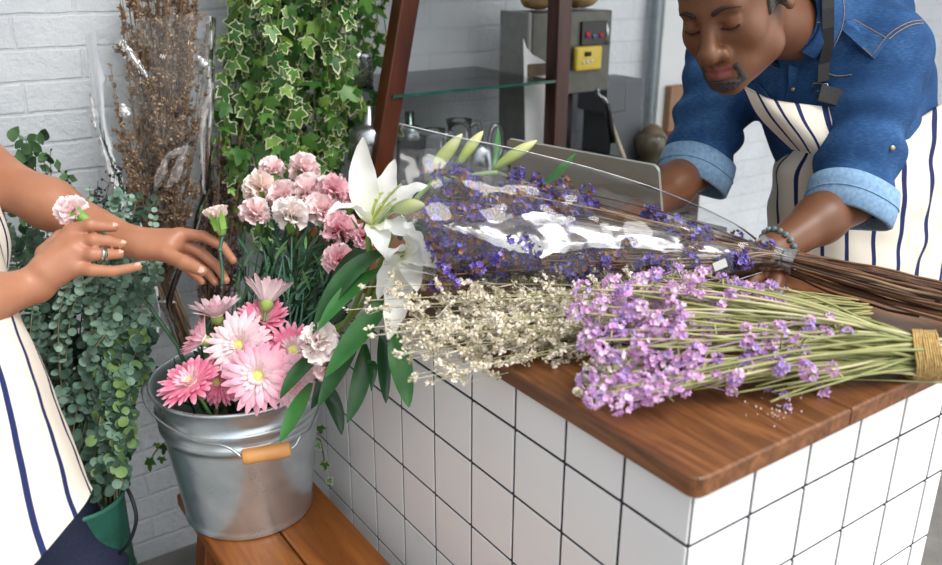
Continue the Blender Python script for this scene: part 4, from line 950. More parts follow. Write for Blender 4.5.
# ================================================================== bouquets lying on the worktop
LIM = [mat('cream_floret_%d' % k, a, b, rough=.75, trans=.1) for k, (a, b) in enumerate((('#efe6d4', '#f6efe2'), ('#d8ccb0', '#e2d8c0'), ('#a9a078', '#bab28a')))]
LIMS = mat('limonium_stem', '#8a8a55', '#a09c66', rough=.65)
lim = thing('limonium_bundle', 'bundle of cream dried flowers hanging over the left worktop edge', 'dried flowers', A(.2, .3, ZT))
T3 = A(.43, .10, .945)
tips = []
for k in range(130):
    if k < 84:
        x, y = rng.uniform(388, 600), 0; y = rng.uniform(262, 362 - max(0, (x - 520)) * .2); z = .925 + .055 * (365 - y) / 100 + rng.uniform(-.01, .012)
    elif k < 108: x, y, z = rng.uniform(392, 470), rng.uniform(320, 385), rng.uniform(.895, .925)
    elif k < 118: x, y, z = rng.uniform(345, 400), rng.uniform(275, 345), rng.uniform(.95, .985)
    else: x, y, z = rng.uniform(574, 612), rng.uniform(366, 392), rng.uniform(.918, .93)
    p = plane(x, y, z=z)
    if p[2] < ZT + .006 and p[0] > -.02: p = plane(x, y, z=ZT + .012)
    b0 = T3 + A(rng.uniform(-.012, .012), rng.uniform(-.02, .02), rng.uniform(-.018, .02))
    bow = A(0, 0, .02 + .02 * rng.random()) + rdir() * .012
    plume(lim, b0, p, LIM, LIMS, nb=300, f0=.6 if k < 118 else .85, spread=.032, size=(.0028, .0054), bow=bow, rs=.0013, name='florets', pr=(.55, .3, .15))
STM = [mat('pale_green_stem_%d' % k, a, b, rough=.6) for k, (a, b) in enumerate((('#9a9a62', '#b3b07a'), ('#7f8450', '#979a62'), ('#b5ad82', '#c6bf98')))]
PK = [mat('pink_statice_%d' % k, a, b, rough=.7, trans=.25) for k, (a, b) in enumerate((('#e4aee0', '#efc6ea'), ('#f1d0f0', '#f8e2f6'), ('#d09cd8', '#ddb2e2'), ('#b097d6', '#c2ade2')))]
def cluster(buf, c, d, r, cnt, pr, size=.0052, squash=.6):
    B_ = basis(d)
    for k in range(cnt):
        q = rdir(); q[2] = abs(q[2]); o = nrm(q * A(1, 1, squash)); p = c + (q * A(1, 1, squash) * r * rng.uniform(.75, 1.05)) @ B_
        put(buf, FLORET, p, nrm(o @ B_ + rdir() * .3), size * rng.uniform(.8, 1.25), int(rng.choice(len(pr), p=pr)))
st = thing('statice_bundle', 'bundle of pink statice tied with twine on the front of the worktop', 'statice', A(.25, .12, ZT))
T4 = plane(921, 351, z=.945)
heads = []
for k in range(30):
    u, v = rng.uniform(0, 1), rng.uniform(0, 1); x = 578 + 125 * u; y = 290 + 112 * v
    if u > .55 and v > .55: x -= 30
    heads.append((x, y, .935 + .065 * (1 - v) + rng.uniform(-.012, .008), rng.uniform(.010, .016)))
for (x, y) in ((583, 289), (612, 284), (640, 280), (655, 276), (672, 290), (690, 281), (600, 305), (630, 312), (655, 320), (678, 318), (578, 312), (588, 340), (600, 352), (640, 345), (598, 395), (622, 402), (650, 392), (668, 330)): heads.append((x, y, .94 + .065 * (1 - (y - 280) / 125) + .006, .014))
for (x, y) in ((700, 272), (735, 282), (745, 287), (770, 285), (778, 300), (787, 318), (765, 340), (752, 350), (770, 352), (745, 362), (780, 365), (808, 330), (825, 333), (720, 300), (715, 318), (705, 330), (735, 375), (690, 360), (810, 370), (760, 330), (742, 300)): heads.append((x, y, .945 + .04 * (1 - (y - 270) / 110) + .01, .011))
for k, (x, y, z, r_) in enumerate(heads):
    p = plane(x, y, z=max(z, ZT + .012)); b0 = T4 + A(rng.uniform(-.006, .006), rng.uniform(-.022, .022), rng.uniform(-.022, .022))
    L_ = np.linalg.norm(p - b0); c = (p + b0) / 2 + A(0, 0, .012 + rng.uniform(0, .015)) + rdir() * .02; P = bez(b0, c, p, 16); P[:, 2] = np.maximum(P[:, 2], ZT + .004)
    mi = int(rng.integers(0, 3)); sb = Buf().tube(P, np.linspace(.0021, .0014, 16), 6, mi)
    for q in range(2 if k < 70 else 1):
        i = int(rng.integers(12, 15)); e = P[i] + nrm(P[i] - P[i - 1] + rdir() * .7) * rng.uniform(.012, .024); e[2] = max(e[2], ZT + .008); sb.tube([P[i], (P[i] + e) / 2 + UP * .003, e], .001, 5, mi)
        if rng.random() < .8: heads_e = e; cb2 = e
        else: cb2 = None
        if cb2 is not None: sb.__dict__.setdefault('ends', []).append(cb2)
    so = sb.build('stem', STM, st)
    fb = Buf(); pr = (.36, .4, .16, .08) if x < 700 else (.25, .3, .2, .25)
    if rng.random() < .2: pr = (.1, .2, .3, .4)
    cluster(fb, p, nrm(nrm(p - b0) + UP * .5 + dirc(0, 0, 1) * .5), r_ * .85, 26, pr, .0036)
    for e in sb.__dict__.get('ends', []): fb.tube([p, (p + e) / 2, e], .0006, 4, 2); cluster(fb, e, nrm(UP + rdir() * .6), .006, 9, (.3, .3, .25, .15), .0032)
    fb.build('flower_head', PK, so)
for k in range(46):            # bare stems running to the tie
    x, y = rng.uniform(640, 790), rng.uniform(292, 400); p = plane(x, y, z=.925 + .05 * (400 - y) / 110); b0 = T4 + A(rng.uniform(-.006, .006), rng.uniform(-.024, .024), rng.uniform(-.024, .024))
    P = bez(b0, (p + b0) / 2 + A(0, 0, .012) + rdir() * .015, p, 14); P[:, 2] = np.maximum(P[:, 2], ZT + .004)
    Buf().tube(P, np.linspace(.0023, .0013, 14), 6, int(rng.integers(0, 3))).build('stem', STM, st)
ax4 = nrm(T4 - plane(650, 335, z=.95)); B4 = basis(ax4)
for k in range(26):           # cut ends past the tie
    b0 = T4 + (A(rng.uniform(-.02, .02), rng.uniform(-.02, .02), 0) @ B4); e = b0 + ax4 * rng.uniform(.05, .09) + rdir() * .008; e[2] = max(e[2], ZT + .004); Buf().tube([b0 - ax4 * .02, b0, e], .002, 6, int(rng.integers(0, 3))).build('stem', STM, st)
TW = mat('jute_twine', '#a98850', '#c9aa6e', rough=.85, scale=200, bump=.5)
tw = Buf(); P = []
for k in range(150):
    a = k * 2 * pi / 14; q = A(cos(a) * .029 + rng.normal(0, .0006), sin(a) * .030, (k / 149 - .5) * .03 + .004 * sin(k * .9)); P.append(q @ B4 + T4)
tw.tube(P, .0015, 6); tw.build('twine', TW, st)
# long single stalk hanging over the front edge near the tie
s0 = plane(800, 376, z=ZT + .006); s1 = plane(880, 377, z=ZT + .004); s2 = plane(950, 379, z=ZT + .004)
Buf().tube([s0, s1, s2], .0014, 6).build('stem', STM[1], st)
# fallen blossoms and crumbs
for x, y, r_, lb_ in ((821, 388, .0065, 'fallen lilac blossom lying nearest the worktop seam'), (782, 392, .0052, 'fallen lilac blossom under the statice stems, left of the seam'), (771, 389, .0045, 'fallen violet blossom close under the statice stems'), (789, 405, .0028, 'tiny pale petal fallen on the bare worktop')):
    p = plane(x, y, z=ZT + .004); fb = Buf(); cluster(fb, p, UP, r_, 9, (.2, .3, .2, .3), .0042 * r_ / .0055); tag(fb.build('fallen_blossom', PK, loc=p), lb_, 'blossom', 'blossoms fallen on the worktop')
cb = Buf()
for k in range(46):
    x, y = rng.normal(775, 16), rng.normal(406, 9); p = plane(x, y, z=ZT + .0008); cb.ball(p, rng.uniform(.0005, .0014), 0, 5, 4)
tag(cb.build('petal_crumbs', mat('petal_crumb', '#e6dcdc', rough=.8), loc=plane(775, 406, z=ZT)), 'pale petal crumbs scattered on the worktop near its front corner', 'crumbs', kind='stuff')

# ------------------------------------------------------------------ purple statice in cellophane
PU = [mat('purple_statice_%d' % k, a, b, rough=.7, trans=.15) for k, (a, b) in enumerate((('#6653b2', '#7d6ac6'), ('#4c3c8e', '#6150a8'), ('#9484d4', '#ada0e2'), ('#8c5f3e', '#a87a55')))]
BRST = [mat('brown_stem_%d' % k, a, b, rough=.7) for k, (a, b) in enumerate((('#6a4a35', '#84614a'), ('#8d7158', '#a58a6f'), ('#432c20', '#593d2d')))]
pu = thing('wrapped_bouquet', 'purple statice bouquet wrapped in clear cellophane lying across the worktop', 'bouquet', A(.25, .3, ZT))
T5 = at(783, 257, 1.30)
FT = ((398, 124, 1.235), (520, 150, 1.27), (600, 170, 1.285), (668, 192, 1.295), (730, 220, 1.30), (790, 248, 1.30)); FB = ((384, 265, 1.175), (510, 285, 1.185), (580, 291, 1.19), (650, 289, 1.21), (716, 283, 1.245), (790, 268, 1.28))
def in_film(x, y):
    yt, dt = np.interp(x, [q[0] for q in FT], [q[1] for q in FT]), np.interp(x, [q[0] for q in FT], [q[2] for q in FT]); yb, db = np.interp(x, [q[0] for q in FB], [q[1] for q in FB]), np.interp(x, [q[0] for q in FB], [q[2] for q in FB])
    v = (y - yt) / (yb - yt); return dt + (db - dt) * v, v
for k in range(84):
    if k < 54: x, y = rng.uniform(424, 568), rng.uniform(168, 276); d = rng.uniform(1.20, 1.285)
    elif k < 72: x, y = rng.uniform(560, 700), rng.uniform(200, 280); y = max(y, 196 + (x - 560) * .1); d = rng.uniform(1.215, 1.27)
    else: x, y = rng.uniform(690, 752), rng.uniform(232, 276); d = rng.uniform(1.235, 1.28)
    d0, v = in_film(x, y); y = y + max(0, .26 - v) * 100; d0, v = in_film(x, y); d = d0 + rng.uniform(-.022, .025)
    p = at(x, y, d); b0 = T5 + rdir() * .010; P = bez(b0, (p + b0) / 2 + rdir() * .02 + UP * .008, p, 14)
    so = Buf().tube(P, np.linspace(.0018, .001, 14), 5, int(rng.integers(0, 3))).build('stem', BRST, pu); fb = Buf()
    for q in range(6 if k < 54 else 4):
        c = p + rdir() * (.014 if k < 54 else .009) + nrm(b0 - p) * q * .006; pr = (.42, .2, .16, .22) if rng.random() < .84 else (.1, .05, .05, .8)
        cluster(fb, c, rdir() * .6 - CF, .008, 10, pr, .0040)
    fb.build('flower_head', PU, so)
E5 = at(985, 308, 1.17); 
for k in range(90):
    o = rdir() * .031 * rng.uniform(.3, 1); b0 = T5 + o * .45 - nrm(E5 - T5) * .02; e = E5 + o * 1.0 + nrm(E5 - T5) * rng.uniform(-.07, .03); P = bez(b0, (b0 + e) / 2 + o * .6 + rdir() * .012, e, 12); P[1:] += np.cumsum(rng.normal(0, .0011, (11, 3)), 0)
    Buf().tube(P, np.linspace(.0016, .0024, 12) * rng.uniform(.7, 1.3), 6, int(rng.choice(3, p=[.45, .25, .3]))).build('stem', BRST, pu)
FILMA = [at(398, 124, 1.235), at(450, 136, 1.25), at(520, 150, 1.27), at(600, 170, 1.285), at(668, 192, 1.295), at(730, 220, 1.30), at(766, 246, 1.30), at(784, 251, 1.30), at(792, 247, 1.295)]
FILMB = [at(384, 265, 1.175), at(440, 276, 1.18), at(510, 285, 1.185), at(580, 291, 1.19), at(650, 289, 1.21), at(716, 283, 1.245), at(762, 270, 1.28), at(780, 266, 1.28), at(790, 270, 1.275)]
CELLO2 = glassy('bouquet_cellophane', '#fbfcfd', 1.45, .05, .0, .004, 1.1)
film('cellophane_wrap', FILMA, FILMB, (.052, .012), pu, CELLO2, .006, n=30, seed=9, nu=72)
# glossy ridge added along the middle of the wrap, angled for a white highlight
FOILM = GLINTM
rdg = [(440, 226), (470, 227), (505, 233), (540, 232), (590, 234), (640, 236), (690, 242), (725, 250), (745, 254)]; hw = [1, 4, 9, 15, 8, 6, 7, 5, 2]
glint_strip('highlight_strip', rdg, hw, lambda x, y: in_film(x, y)[0] - .046 * max(.25, (785 - x) / 345), pu, 72, 9)
for E_ in (FILMA, FILMB): Buf().tube(smooth_path(E_[:7], 60), .0008, 5).build('film_edge', SEAM, pu)
g = Buf()
for k in range(5): g.grid(np.array([[T5 + dirc(cos(a), .6, sin(a)) * 0 + (A(cos(a) * r, sin(a) * r * .8, z) * (1 + .18 * sin(a * 5 + k))) @ basis(nrm(E5 - T5)) for a in np.linspace(0, 2 * pi, 25)] for z, r in ((-.035, .028 + .001 * k), (-.012, .020), (.0, .018), (.016, .021))]))
g.build('gathered_wrap', FOILM, pu)
tc_ = at(720, 263, 1.175 + .045); Buf().obox(tc_, np.array([dirc(.9, .38, .1), dirc(-.38, .9, .3), dirc(0, -.2, 1)]), A(.0095, .0062, .0006)).build('price_label', PAPER, pu, smooth=False)
# ================================================================== people
def skin(name, a, b, deep):
    t = NT(name); co = t.add('ShaderNodeTexCoord'); nz = t.add('ShaderNodeTexNoise', i_Scale=14., i_Detail=4.); t.link(co.outputs['Object'], nz.inputs['Vector'])
    r = t.ramp(nz.outputs[0], [(.3, a), (.7, b)]); t.link(r.outputs[0], t.b.inputs['Base Color']); t.b.inputs['Roughness'].default_value = .42; t.b.inputs['Specular IOR Level'].default_value = .4
    t.b.inputs['Subsurface Weight'].default_value = .12; t.b.inputs['Subsurface Radius'].default_value = deep; t.b.inputs['Subsurface Scale'].default_value = .01
    n2 = t.add('ShaderNodeTexNoise', i_Scale=260., i_Detail=3.); t.link(co.outputs['Object'], n2.inputs['Vector']); t.bump(n2.outputs[0], .12, .0008); return t.m
SKW = skin('tan_skin', '#a06a4f', '#b17d61', (1, .4, .25)); SKM = skin('brown_skin', '#674128', '#774d35', (1, .35, .2))
NAIL = mat('nail', '#dca492', '#e6b3a2', rough=.25); LIPM = mat('lip', '#7c4440', '#884d49', rough=.4)
def denim():
    t = NT('blue_denim'); co = t.add('ShaderNodeTexCoord'); n0 = t.add('ShaderNodeTexNoise', i_Scale=7., i_Detail=5., i_Roughness=.65); t.link(co.outputs['Object'], n0.inputs['Vector'])
    mp = t.add('ShaderNodeMapping'); mp.inputs['Scale'].default_value = (120, 120, 900); t.link(co.outputs['Object'], mp.inputs[0])
    n1 = t.add('ShaderNodeTexNoise', i_Scale=1., i_Detail=3.); t.link(mp.outputs[0], n1.inputs['Vector'])
    mx = t.add('ShaderNodeMixRGB', i_Fac=.35); t.link(n0.outputs[0], mx.inputs[1]); t.link(n1.outputs[0], mx.inputs[2])
    r = t.ramp(mx.outputs[0], [(.3, '#18355a'), (.5, '#284c7a'), (.72, '#4c77a3')]); t.link(r.outputs[0], t.b.inputs['Base Color']); t.b.inputs['Roughness'].default_value = .85; t.b.inputs['Specular IOR Level'].default_value = .2
    t.bump(n1.outputs[0], .25, .0012); return t.m
DEN = denim(); DENL = mat('light_denim_inside', '#6f93b8', '#8eaeca', rough=.85, scale=160, bump=.2, bdist=.001); DEND = mat('navy_cloth', '#161d33', '#1f2743', rough=.8, scale=200, bump=.2, bdist=.001)
STITCH = mat('tan_stitching', '#a88a5c', rough=.8); BTN = mat('brass_button', '#9a8c6c', '#b5a88a', rough=.35, metal=.8); BLACKW = mat('black_webbing', '#201f20', '#2c2a2a', rough=.75, scale=300, bump=.3, bdist=.001)
def striped_uv(name, n, wfrac, off=.0):
    t = NT(name); co = t.add('ShaderNodeTexCoord'); sp = t.add('ShaderNodeSeparateXYZ'); t.link(co.outputs['UV'], sp.inputs[0])
    m1 = t.add('ShaderNodeMath', operation='MULTIPLY_ADD', i_1=float(n), i_2=off + 10); t.link(sp.outputs[0], m1.inputs[0])
    m2 = t.add('ShaderNodeMath', operation='FRACT'); t.link(m1.outputs[0], m2.inputs[0]); m3 = t.add('ShaderNodeMath', operation='LESS_THAN', i_1=wfrac); t.link(m2.outputs[0], m3.inputs[0])
    fn = t.add('ShaderNodeTexNoise', i_Scale=300., i_Detail=2.); t.link(co.outputs['Object'], fn.inputs['Vector'])
    mx = t.add('ShaderNodeMixRGB'); mx.inputs[1].default_value = srgb('#e0d8c9'); mx.inputs[2].default_value = srgb('#232c58'); t.link(m3.outputs[0], mx.inputs[0]); t.link(mx.outputs[0], t.b.inputs['Base Color'])
    t.b.inputs['Roughness'].default_value = .85; t.b.inputs['Specular IOR Level'].default_value = .2; t.bump(fn.outputs[0], .2, .001); return t.m
def cr1(P, n):                       # Catmull-Rom along axis 0 of an array
    P = np.asarray(P, float); Q = np.concatenate([(2 * P[0] - P[1])[None], P, (2 * P[-1] - P[-2])[None]]); out = []
    for f in np.linspace(0, len(P) - 1 - 1e-9, n):
        i = int(f); t = f - i; p0, p1, p2, p3 = Q[i:i + 4]
        out.append(.5 * ((2 * p1) + (-p0 + p2) * t + (2 * p0 - 5 * p1 + 4 * p2 - p3) * t * t + (-p0 + 3 * p1 - 3 * p2 + p3) * t ** 3))
    return np.array(out)
def sheet(name, rows, m, parent, nu=40, nv=60, wr=.004, seed=0, ws=24, th=.0022):
    """cloth through rows of control points, with soft folds along its length and real thickness"""
    C = np.array([[at(*q) if len(q) == 3 and q[2] < 9 else A(*q[:3]) for q in r] for r in rows]); G = cr1(C, nu); G = np.swapaxes(cr1(np.swapaxes(G, 0, 1), nv), 0, 1)
    du = np.gradient(G, axis=0); dv = np.gradient(G, axis=1); N_ = np.cross(du, dv); N_ /= np.maximum(np.linalg.norm(N_, axis=2), 1e-9)[..., None]
    if (N_.mean((0, 1)) @ CF) > 0: N_ = -N_
    a = wob((G * A(1, 1, .35)).reshape(-1, 3), ws, seed).reshape(nu, nv) * .7 + wob(G.reshape(-1, 3), ws * 2.3, seed + 4).reshape(nu, nv) * .3
    G = G + N_ * (a * wr)[..., None]; UVq = np.stack(np.meshgrid(np.linspace(0, 1, nu), np.linspace(0, 1, nv), indexing='ij')[::-1], -1)
    b_ = Buf().grid(G, 0, UVq); b_.grid(G - N_ * th, 0, UVq)
    ring = [(0, j) for j in range(nv)] + [(i, nv - 1) for i in range(1, nu)] + [(nu - 1, j) for j in range(nv - 2, -1, -1)] + [(i, 0) for i in range(nu - 2, 0, -1)]
    ids = [i * nv + j for i, j in ring]; n = len(ids); off = nu * nv
    b_.f += [(ids[k], ids[(k + 1) % n], off + ids[(k + 1) % n], off + ids[k]) for k in range(n)]; b_.m += [0] * n
    return b_.build(name, m, parent)
def hit(fn, px, py, d0=1.0, d1=2.2):
    r = at(px, py, 1.) - CAM; t = d0
    for _ in range(60):
        v = fn((CAM + r * t)[None])[0]
        if v < .0004 or t > d1: break
        t += max(v * .8, .0004)
    p = CAM + r * t; e = .002; g_ = A(*[fn((p + e * q)[None])[0] - fn((p - e * q)[None])[0] for q in np.eye(3)]); return p, nrm(g_)
def head_sdf(p, O, R, nose=1., k=1.):
    q = (p - O) @ R.T / k; x = np.abs(q[:, 0]); s = np.stack([x, q[:, 1], q[:, 2]], 1)
    d = ell(q, (0, -.008, .045), (.076, .096, .086)); d = smin(d, ell(q, (0, .028, -.028), (.061, .062, .085)), .03)
    d = smin(d, ell(q, (0, .045, -.078), (.046, .044, .036)), .03); d = smin(d, np.linalg.norm(s - A(.004, .080, -.100), axis=1) - .017, .025)
    d = smin(d, np.linalg.norm(s - A(.042, .058, -.028), axis=1) - .020, .025); d = smin(d, np.linalg.norm(s - A(.05, .02, -.07), axis=1) - .020, .03)
    d = smin(d, rc(s, (0, .083, .020), (.036, .072, .022), .011), .016)
    d = smax(d, -(np.linalg.norm(s - A(.031, .102, .000), axis=1) - .017), .014)
    d = smin(d, np.linalg.norm(s - A(.031, .0755, -.001), axis=1) - .0135, .003)
    d = smin(d, rc(s, (.018, .085, -.0045), (.043, .078, -.0065), .0022), .003)
    d = smin(d, rc(s, (.017, .0855, .0065), (.044, .078, .005), .0026), .004)
    d = smin(d, rc(q, (0, .088, .008), (0, .108, -.034), .0085, .0125 * nose), .012); d = smin(d, np.linalg.norm(q - A(0, .111, -.036), axis=1) - .0135 * nose, .008)
    d = smin(d, np.linalg.norm(s - A(.0155 * nose, .099, -.041), axis=1) - .0095 * nose, .007)
    d = smax(d, -(np.linalg.norm(s - A(.0085, .104, -.0505), axis=1) - .0042), .003)
    d = smin(d, ell(q, (0, .068, -.066), (.034, .03, .028)), .02)
    d = smin(d, rc(s, (0, .0965, -.0645), (.017, .0885, -.068), .0066, .004), .006); d = smin(d, rc(s, (0, .0955, -.0765), (.015, .0875, -.0735), .0078, .0045), .006)
    d = smax(d, -rc(s, (0, .106, -.0703), (.022, .095, -.0706), .0026), .003)
    e = ell(s, (.079, -.012, -.004), (.010, .019, .032)); e = smax(e, -ell(s, (.088, -.009, .0), (.010, .011, .02)), .006); d = smin(d, e, .006)
    return d * k, q
def hand_sdf(p, palm, fingers, thumb):
    d = None
    for a, b, ra, rb in palm: e = rc(p, a, b, ra, rb); d = e if d is None else smin(d, e, .012)
    f = None
    for pts, rr in fingers: e = chain(p, pts, rr, .002); f = e if f is None else np.minimum(f, e)
    d = smin(d, f, .007); return smin(d, chain(p, thumb[0], thumb[1], .004), .010)
def nail_at(buf, tip, prev, n, r):
    t = nrm(tip - prev); n = nrm(n - t * (n @ t)); s = np.cross(t, n); c = tip + n * r * .78 - t * r * .05
    buf.ball(c, A(r * .62, r * .85, r * .22), 0, 12, 8, np.array([s, t, n]))

# ------------------------------------------------------------------ the man
HK = .97; EYE = at(708, 24, 1.245); f_ = dirc(-.56, -.65, .51); u_ = dirc(-.42, .745, .52); u_ = nrm(u_ - f_ * (u_ @ f_)); l_ = np.cross(u_, f_)
l_ = l_ if l_ @ CR > 0 else -l_
RM = np.array([l_, f_, u_]); OM = EYE - f_ * .085 * HK
LS, RS = at(878, 50, 1.47), at(728, 54, 1.64); LE, RE = at(850, 196, 1.43), at(695, 166, 1.62); LW, RW = at(772, 249, 1.345), at(636, 214, 1.47)
MID = (LS + RS) / 2; BK = nrm(A(.939, .332, 0)); PLm = nrm(LS - RS); HP = at(858, 262, 1.76); NB = at(814, 18, 1.50)
def loc_m(x, y, z): return OM + RM.T @ (A(x, y, z) * HK)
fw_m = -BK
NKT = loc_m(0, -.03, -.045); NKD = nrm(NB - NKT); CO0 = NKT + NKD * ((at(793, 10, 1.4) - NKT) @ NKD); CO1 = CO0 + NKD * .034
LHp = [(LW, LW + nrm(LW - LE) * .05 + A(0, 0, -.012), .026, .03)]
hd = nrm(LW - LE); hs = nrm(np.cross(UP, hd)); hc = LW + hd * .075 + A(0, 0, -.012)
def mk_hand(W, hd, hs, dn, curl=.5):
    palm = [(W, W + hd * .075 + hs * .022, .024, .018), (W, W + hd * .078 - hs * .02, .024, .017), (W + hd * .03, W + hd * .072, .02, .02)]; fs = []
    for k, (o, l, r) in enumerate(((-.030, .070, .0088), (-.010, .080, .0092), (.010, .074, .0088), (.029, .058, .0078))):
        b0 = W + hd * (.083 - .004 * abs(k - 1.3)) + hs * o; d1 = nrm(hd + dn * .25 * curl); d2_ = nrm(hd + dn * 1.0 * curl); d3 = nrm(hd * .7 + dn * 1.5 * curl)
        p1 = b0 + d1 * l * .45; p2 = p1 + d2_ * l * .32; p3 = p2 + d3 * l * .26; fs.append(([b0, p1, p2, p3], [r * 1.1, r, r * .92, r * .78]))
    tb_ = [W + hd * .02 - hs * .018, W + hd * .045 - hs * .045 + dn * .012, W + hd * .07 - hs * .058 + dn * .022, W + hd * .092 - hs * .06 + dn * .03]
    return palm, fs, (tb_, [.016, .0125, .011, .009])
LHM = mk_hand(LW, hd, -hs, -UP, .8); hdr = nrm(RW - RE + A(0, 0, .03)); RHM = mk_hand(RW, hdr, nrm(np.cross(UP, hdr)), -UP, .5)
def man_torso(p, g=0.):
    d = None
    for s in (1, -1):
        e = rc(p, MID + PLm * (.085 if s > 0 else .015) + A(0, 0, -.05) - fw_m * .02, HP + PLm * .05 * s, (.098 if s > 0 else .07) + g, .055 + g); d = e if d is None else smin(d, e, .06)
        d = smin(d, rc(p, NB - fw_m * .03 + A(0, 0, -.02), (LS if s > 0 else RS), .06 + g, .066 + g), .05)
    d = smin(d, rc(p, at(852, 18, 1.58), HP + A(0, 0, .1) - fw_m * .03, .095 + g, .07 + g), .05)
    d = smin(d, rc(p, at(878, 80, 1.62), at(890, 205, 1.735), .085 + g, .10 + g), .05)
    return smin(d, rc(p, MID + PLm * .03 + A(0, 0, -.06) + fw_m * .02, HP + fw_m * .01, .082 + g, .055 + g), .05)
def man_arms(p, g=0., cut=False):
    a = chain(p, [LS, LE], [.062 + g, .044 + g], .02); b = chain(p, [RS, RE], [.062 + g, .044 + g], .02)
    return np.minimum(a, b) if cut else (a, b)
def man_body(p):
    d, q = head_sdf(p, OM, RM, 1.03, HK)
    d = smin(d, rc(p, loc_m(0, -.03, -.045), NB + A(0, 0, -.02), .054, .056), .03)
    d = smin(d, man_torso(p, -.012), .03); a, b = man_arms(p, -.006); d = smin(d, np.minimum(a, b), .03)
    d = smin(d, chain(p, [LE, LE * .6 + LW * .4, LW], [.039, .038, .0255], .02), .02); d = smin(d, chain(p, [RE, RE * .6 + RW * .4, RW], [.039, .038, .026], .02), .02)
    d = smin(d, hand_sdf(p, *LHM), .01); d = smin(d, hand_sdf(p, *RHM), .01)
    for s in (1, -1): d = smin(d, rc(p, HP + PLm * .05 * s, HP + PLm * .08 * s + A(.02, 0, -.36), .062, .055), .04)
    return d
man = thing('person', 'man in a blue denim shirt and striped apron bending over the worktop', 'person', A(HP[0], HP[1], 0))
lo = np.minimum.reduce([OM - .22, LW - .16, RW - .16, HP - A(.3, .3, .42), LS - .15, RS - .15]); hi = np.maximum.reduce([OM + .24, LS + .15, RS + .15, HP + .28])
def pickm(c):
    q = (c - OM) @ RM.T / HK; x = np.abs(q[:, 0]); up_ = (q[:, 2] < -.0605) & (q[:, 2] > -.0705 + .0) & (q[:, 1] > .0925 - .25 * x) & (x < .021); lw_ = (q[:, 2] <= -.0705) & (q[:, 2] > -.083 + x * .25) & (q[:, 1] > .0925 - .3 * x) & (x < .019)
    return np.where(up_ | lw_, 1, 0)
sdf_obj('body', man_body, lo, hi, .0031, [SKM, LIPM], man, pick=pickm)
# shirt
VOP = [(at(782, 34, 1.43), at(778, 70, 1.435), .036), (at(778, 70, 1.435), at(772, 104, 1.45), .026)]
def creases(p, a, b, seed, amp=.006):
    ab = b - a; t = ((p - a) @ ab) / (ab @ ab); ang = wob(p, 22, seed)
    return amp * np.sin(t * 26 + 2.2 * ang + (p @ nrm(A(.3, -.8, .5))) * 26) * np.clip(np.sin(np.clip(t, 0, 1) * pi) * .6 + .2 * np.clip(t, 0, 1) ** 3, 0, 1)
def shirt_full(p):
    t = man_torso(p, .006) - .004 * wob(p, 34, 2) - .003 * wob(p * A(1, 1, .5), 75, 3)
    a = rc(p, LS, LE + nrm(LE - LS) * .05, .074, .060) - creases(p, LS, LE, 1, .0085) - .002 * wob(p, 70, 8); b = rc(p, RS, RE + nrm(RE - RS) * .05, .072, .060) - creases(p, RS, RE, 5, .0085) - .002 * wob(p, 70, 9)
    d = smin(t, a, .035); d = smin(d, b, .035); return smin(d, rc(p, CO0 + NKD * .014, NB, .066, .074), .03)
def shirt(p):
    d = shirt_full(p)
    nk = rc(p, NKT, CO0 - NKD * .03, .066, .060); d = smax(d, -nk, .006)
    for a, b, r_ in VOP: d = smax(d, -rc(p, a, b, r_), .004)
    for S, E_ in ((LS, LE), (RS, RE)):
        ax_ = nrm(E_ - S); far = (p - E_) @ ax_ - .012; near_ = np.linalg.norm(p - E_ - ax_ * .05, axis=1) - .12; d = np.where(near_ < 0, smax(d, far, .003), d)
    return smax(d, (HP[2] - .03) - p[:, 2], .004)
sh_ = sdf_obj('denim_shirt', shirt, lo, hi + A(.02, .02, .02), .0036, DEN, man)
# white T-shirt in the open neck
def tee(p):
    d = man_torso(p, -.004); return smax(np.abs(d + .001) - .003, np.minimum.reduce([rc(p, a, b, r_ + .03) for a, b, r_ in VOP]), .004)
def tee2(p): return smax(tee(p), -rc(p, loc_m(0, .0, -.04), NB + fw_m * .03 + A(0, 0, .02), .062, .062), .004)
sdf_obj('white_t_shirt', tee2, VOP[1][0] - .16, VOP[1][0] + .16, .0035, mat('white_jersey', '#d6dce6', '#e4e8ee', rough=.85), man)
# rolled cuffs
for S, E_, r_, k in ((LS, LE, .0655, 1), (RS, RE, .0635, 2)):
    ax_ = nrm(E_ - S); cb = Buf(); B_ = basis(ax_); prof = [(-.020, r_ - .001), (-.021, r_ + .005), (-.005, r_ + .0065), (.015, r_ + .006), (.036, r_ + .003), (.0385, r_ - .001), (.036, r_ - .005), (.018, r_ - .007)]
    V = np.array([[E_ + (A(cos(a) * rr * (1 + .035 * sin(3 * a + k)), sin(a) * rr, z + .006 * sin(a * 2 + k)) ) @ B_ for a in np.linspace(0, 2 * pi, 48, endpoint=False)] for z, rr in prof])
    cb.grid(V, closed=True); ringm = Buf(); cf = cb.build('rolled_cuff', DENL, sh_)
    z, rr = .007, r_ + .0068; Buf().tube([E_ + (A(cos(a) * rr * (1 + .035 * sin(3 * a + k)), sin(a) * rr, z + .006 * sin(a * 2 + k))) @ B_ for a in np.linspace(0, 2 * pi, 48)], .0012, 5).build('cuff_fold', DENL, cf)
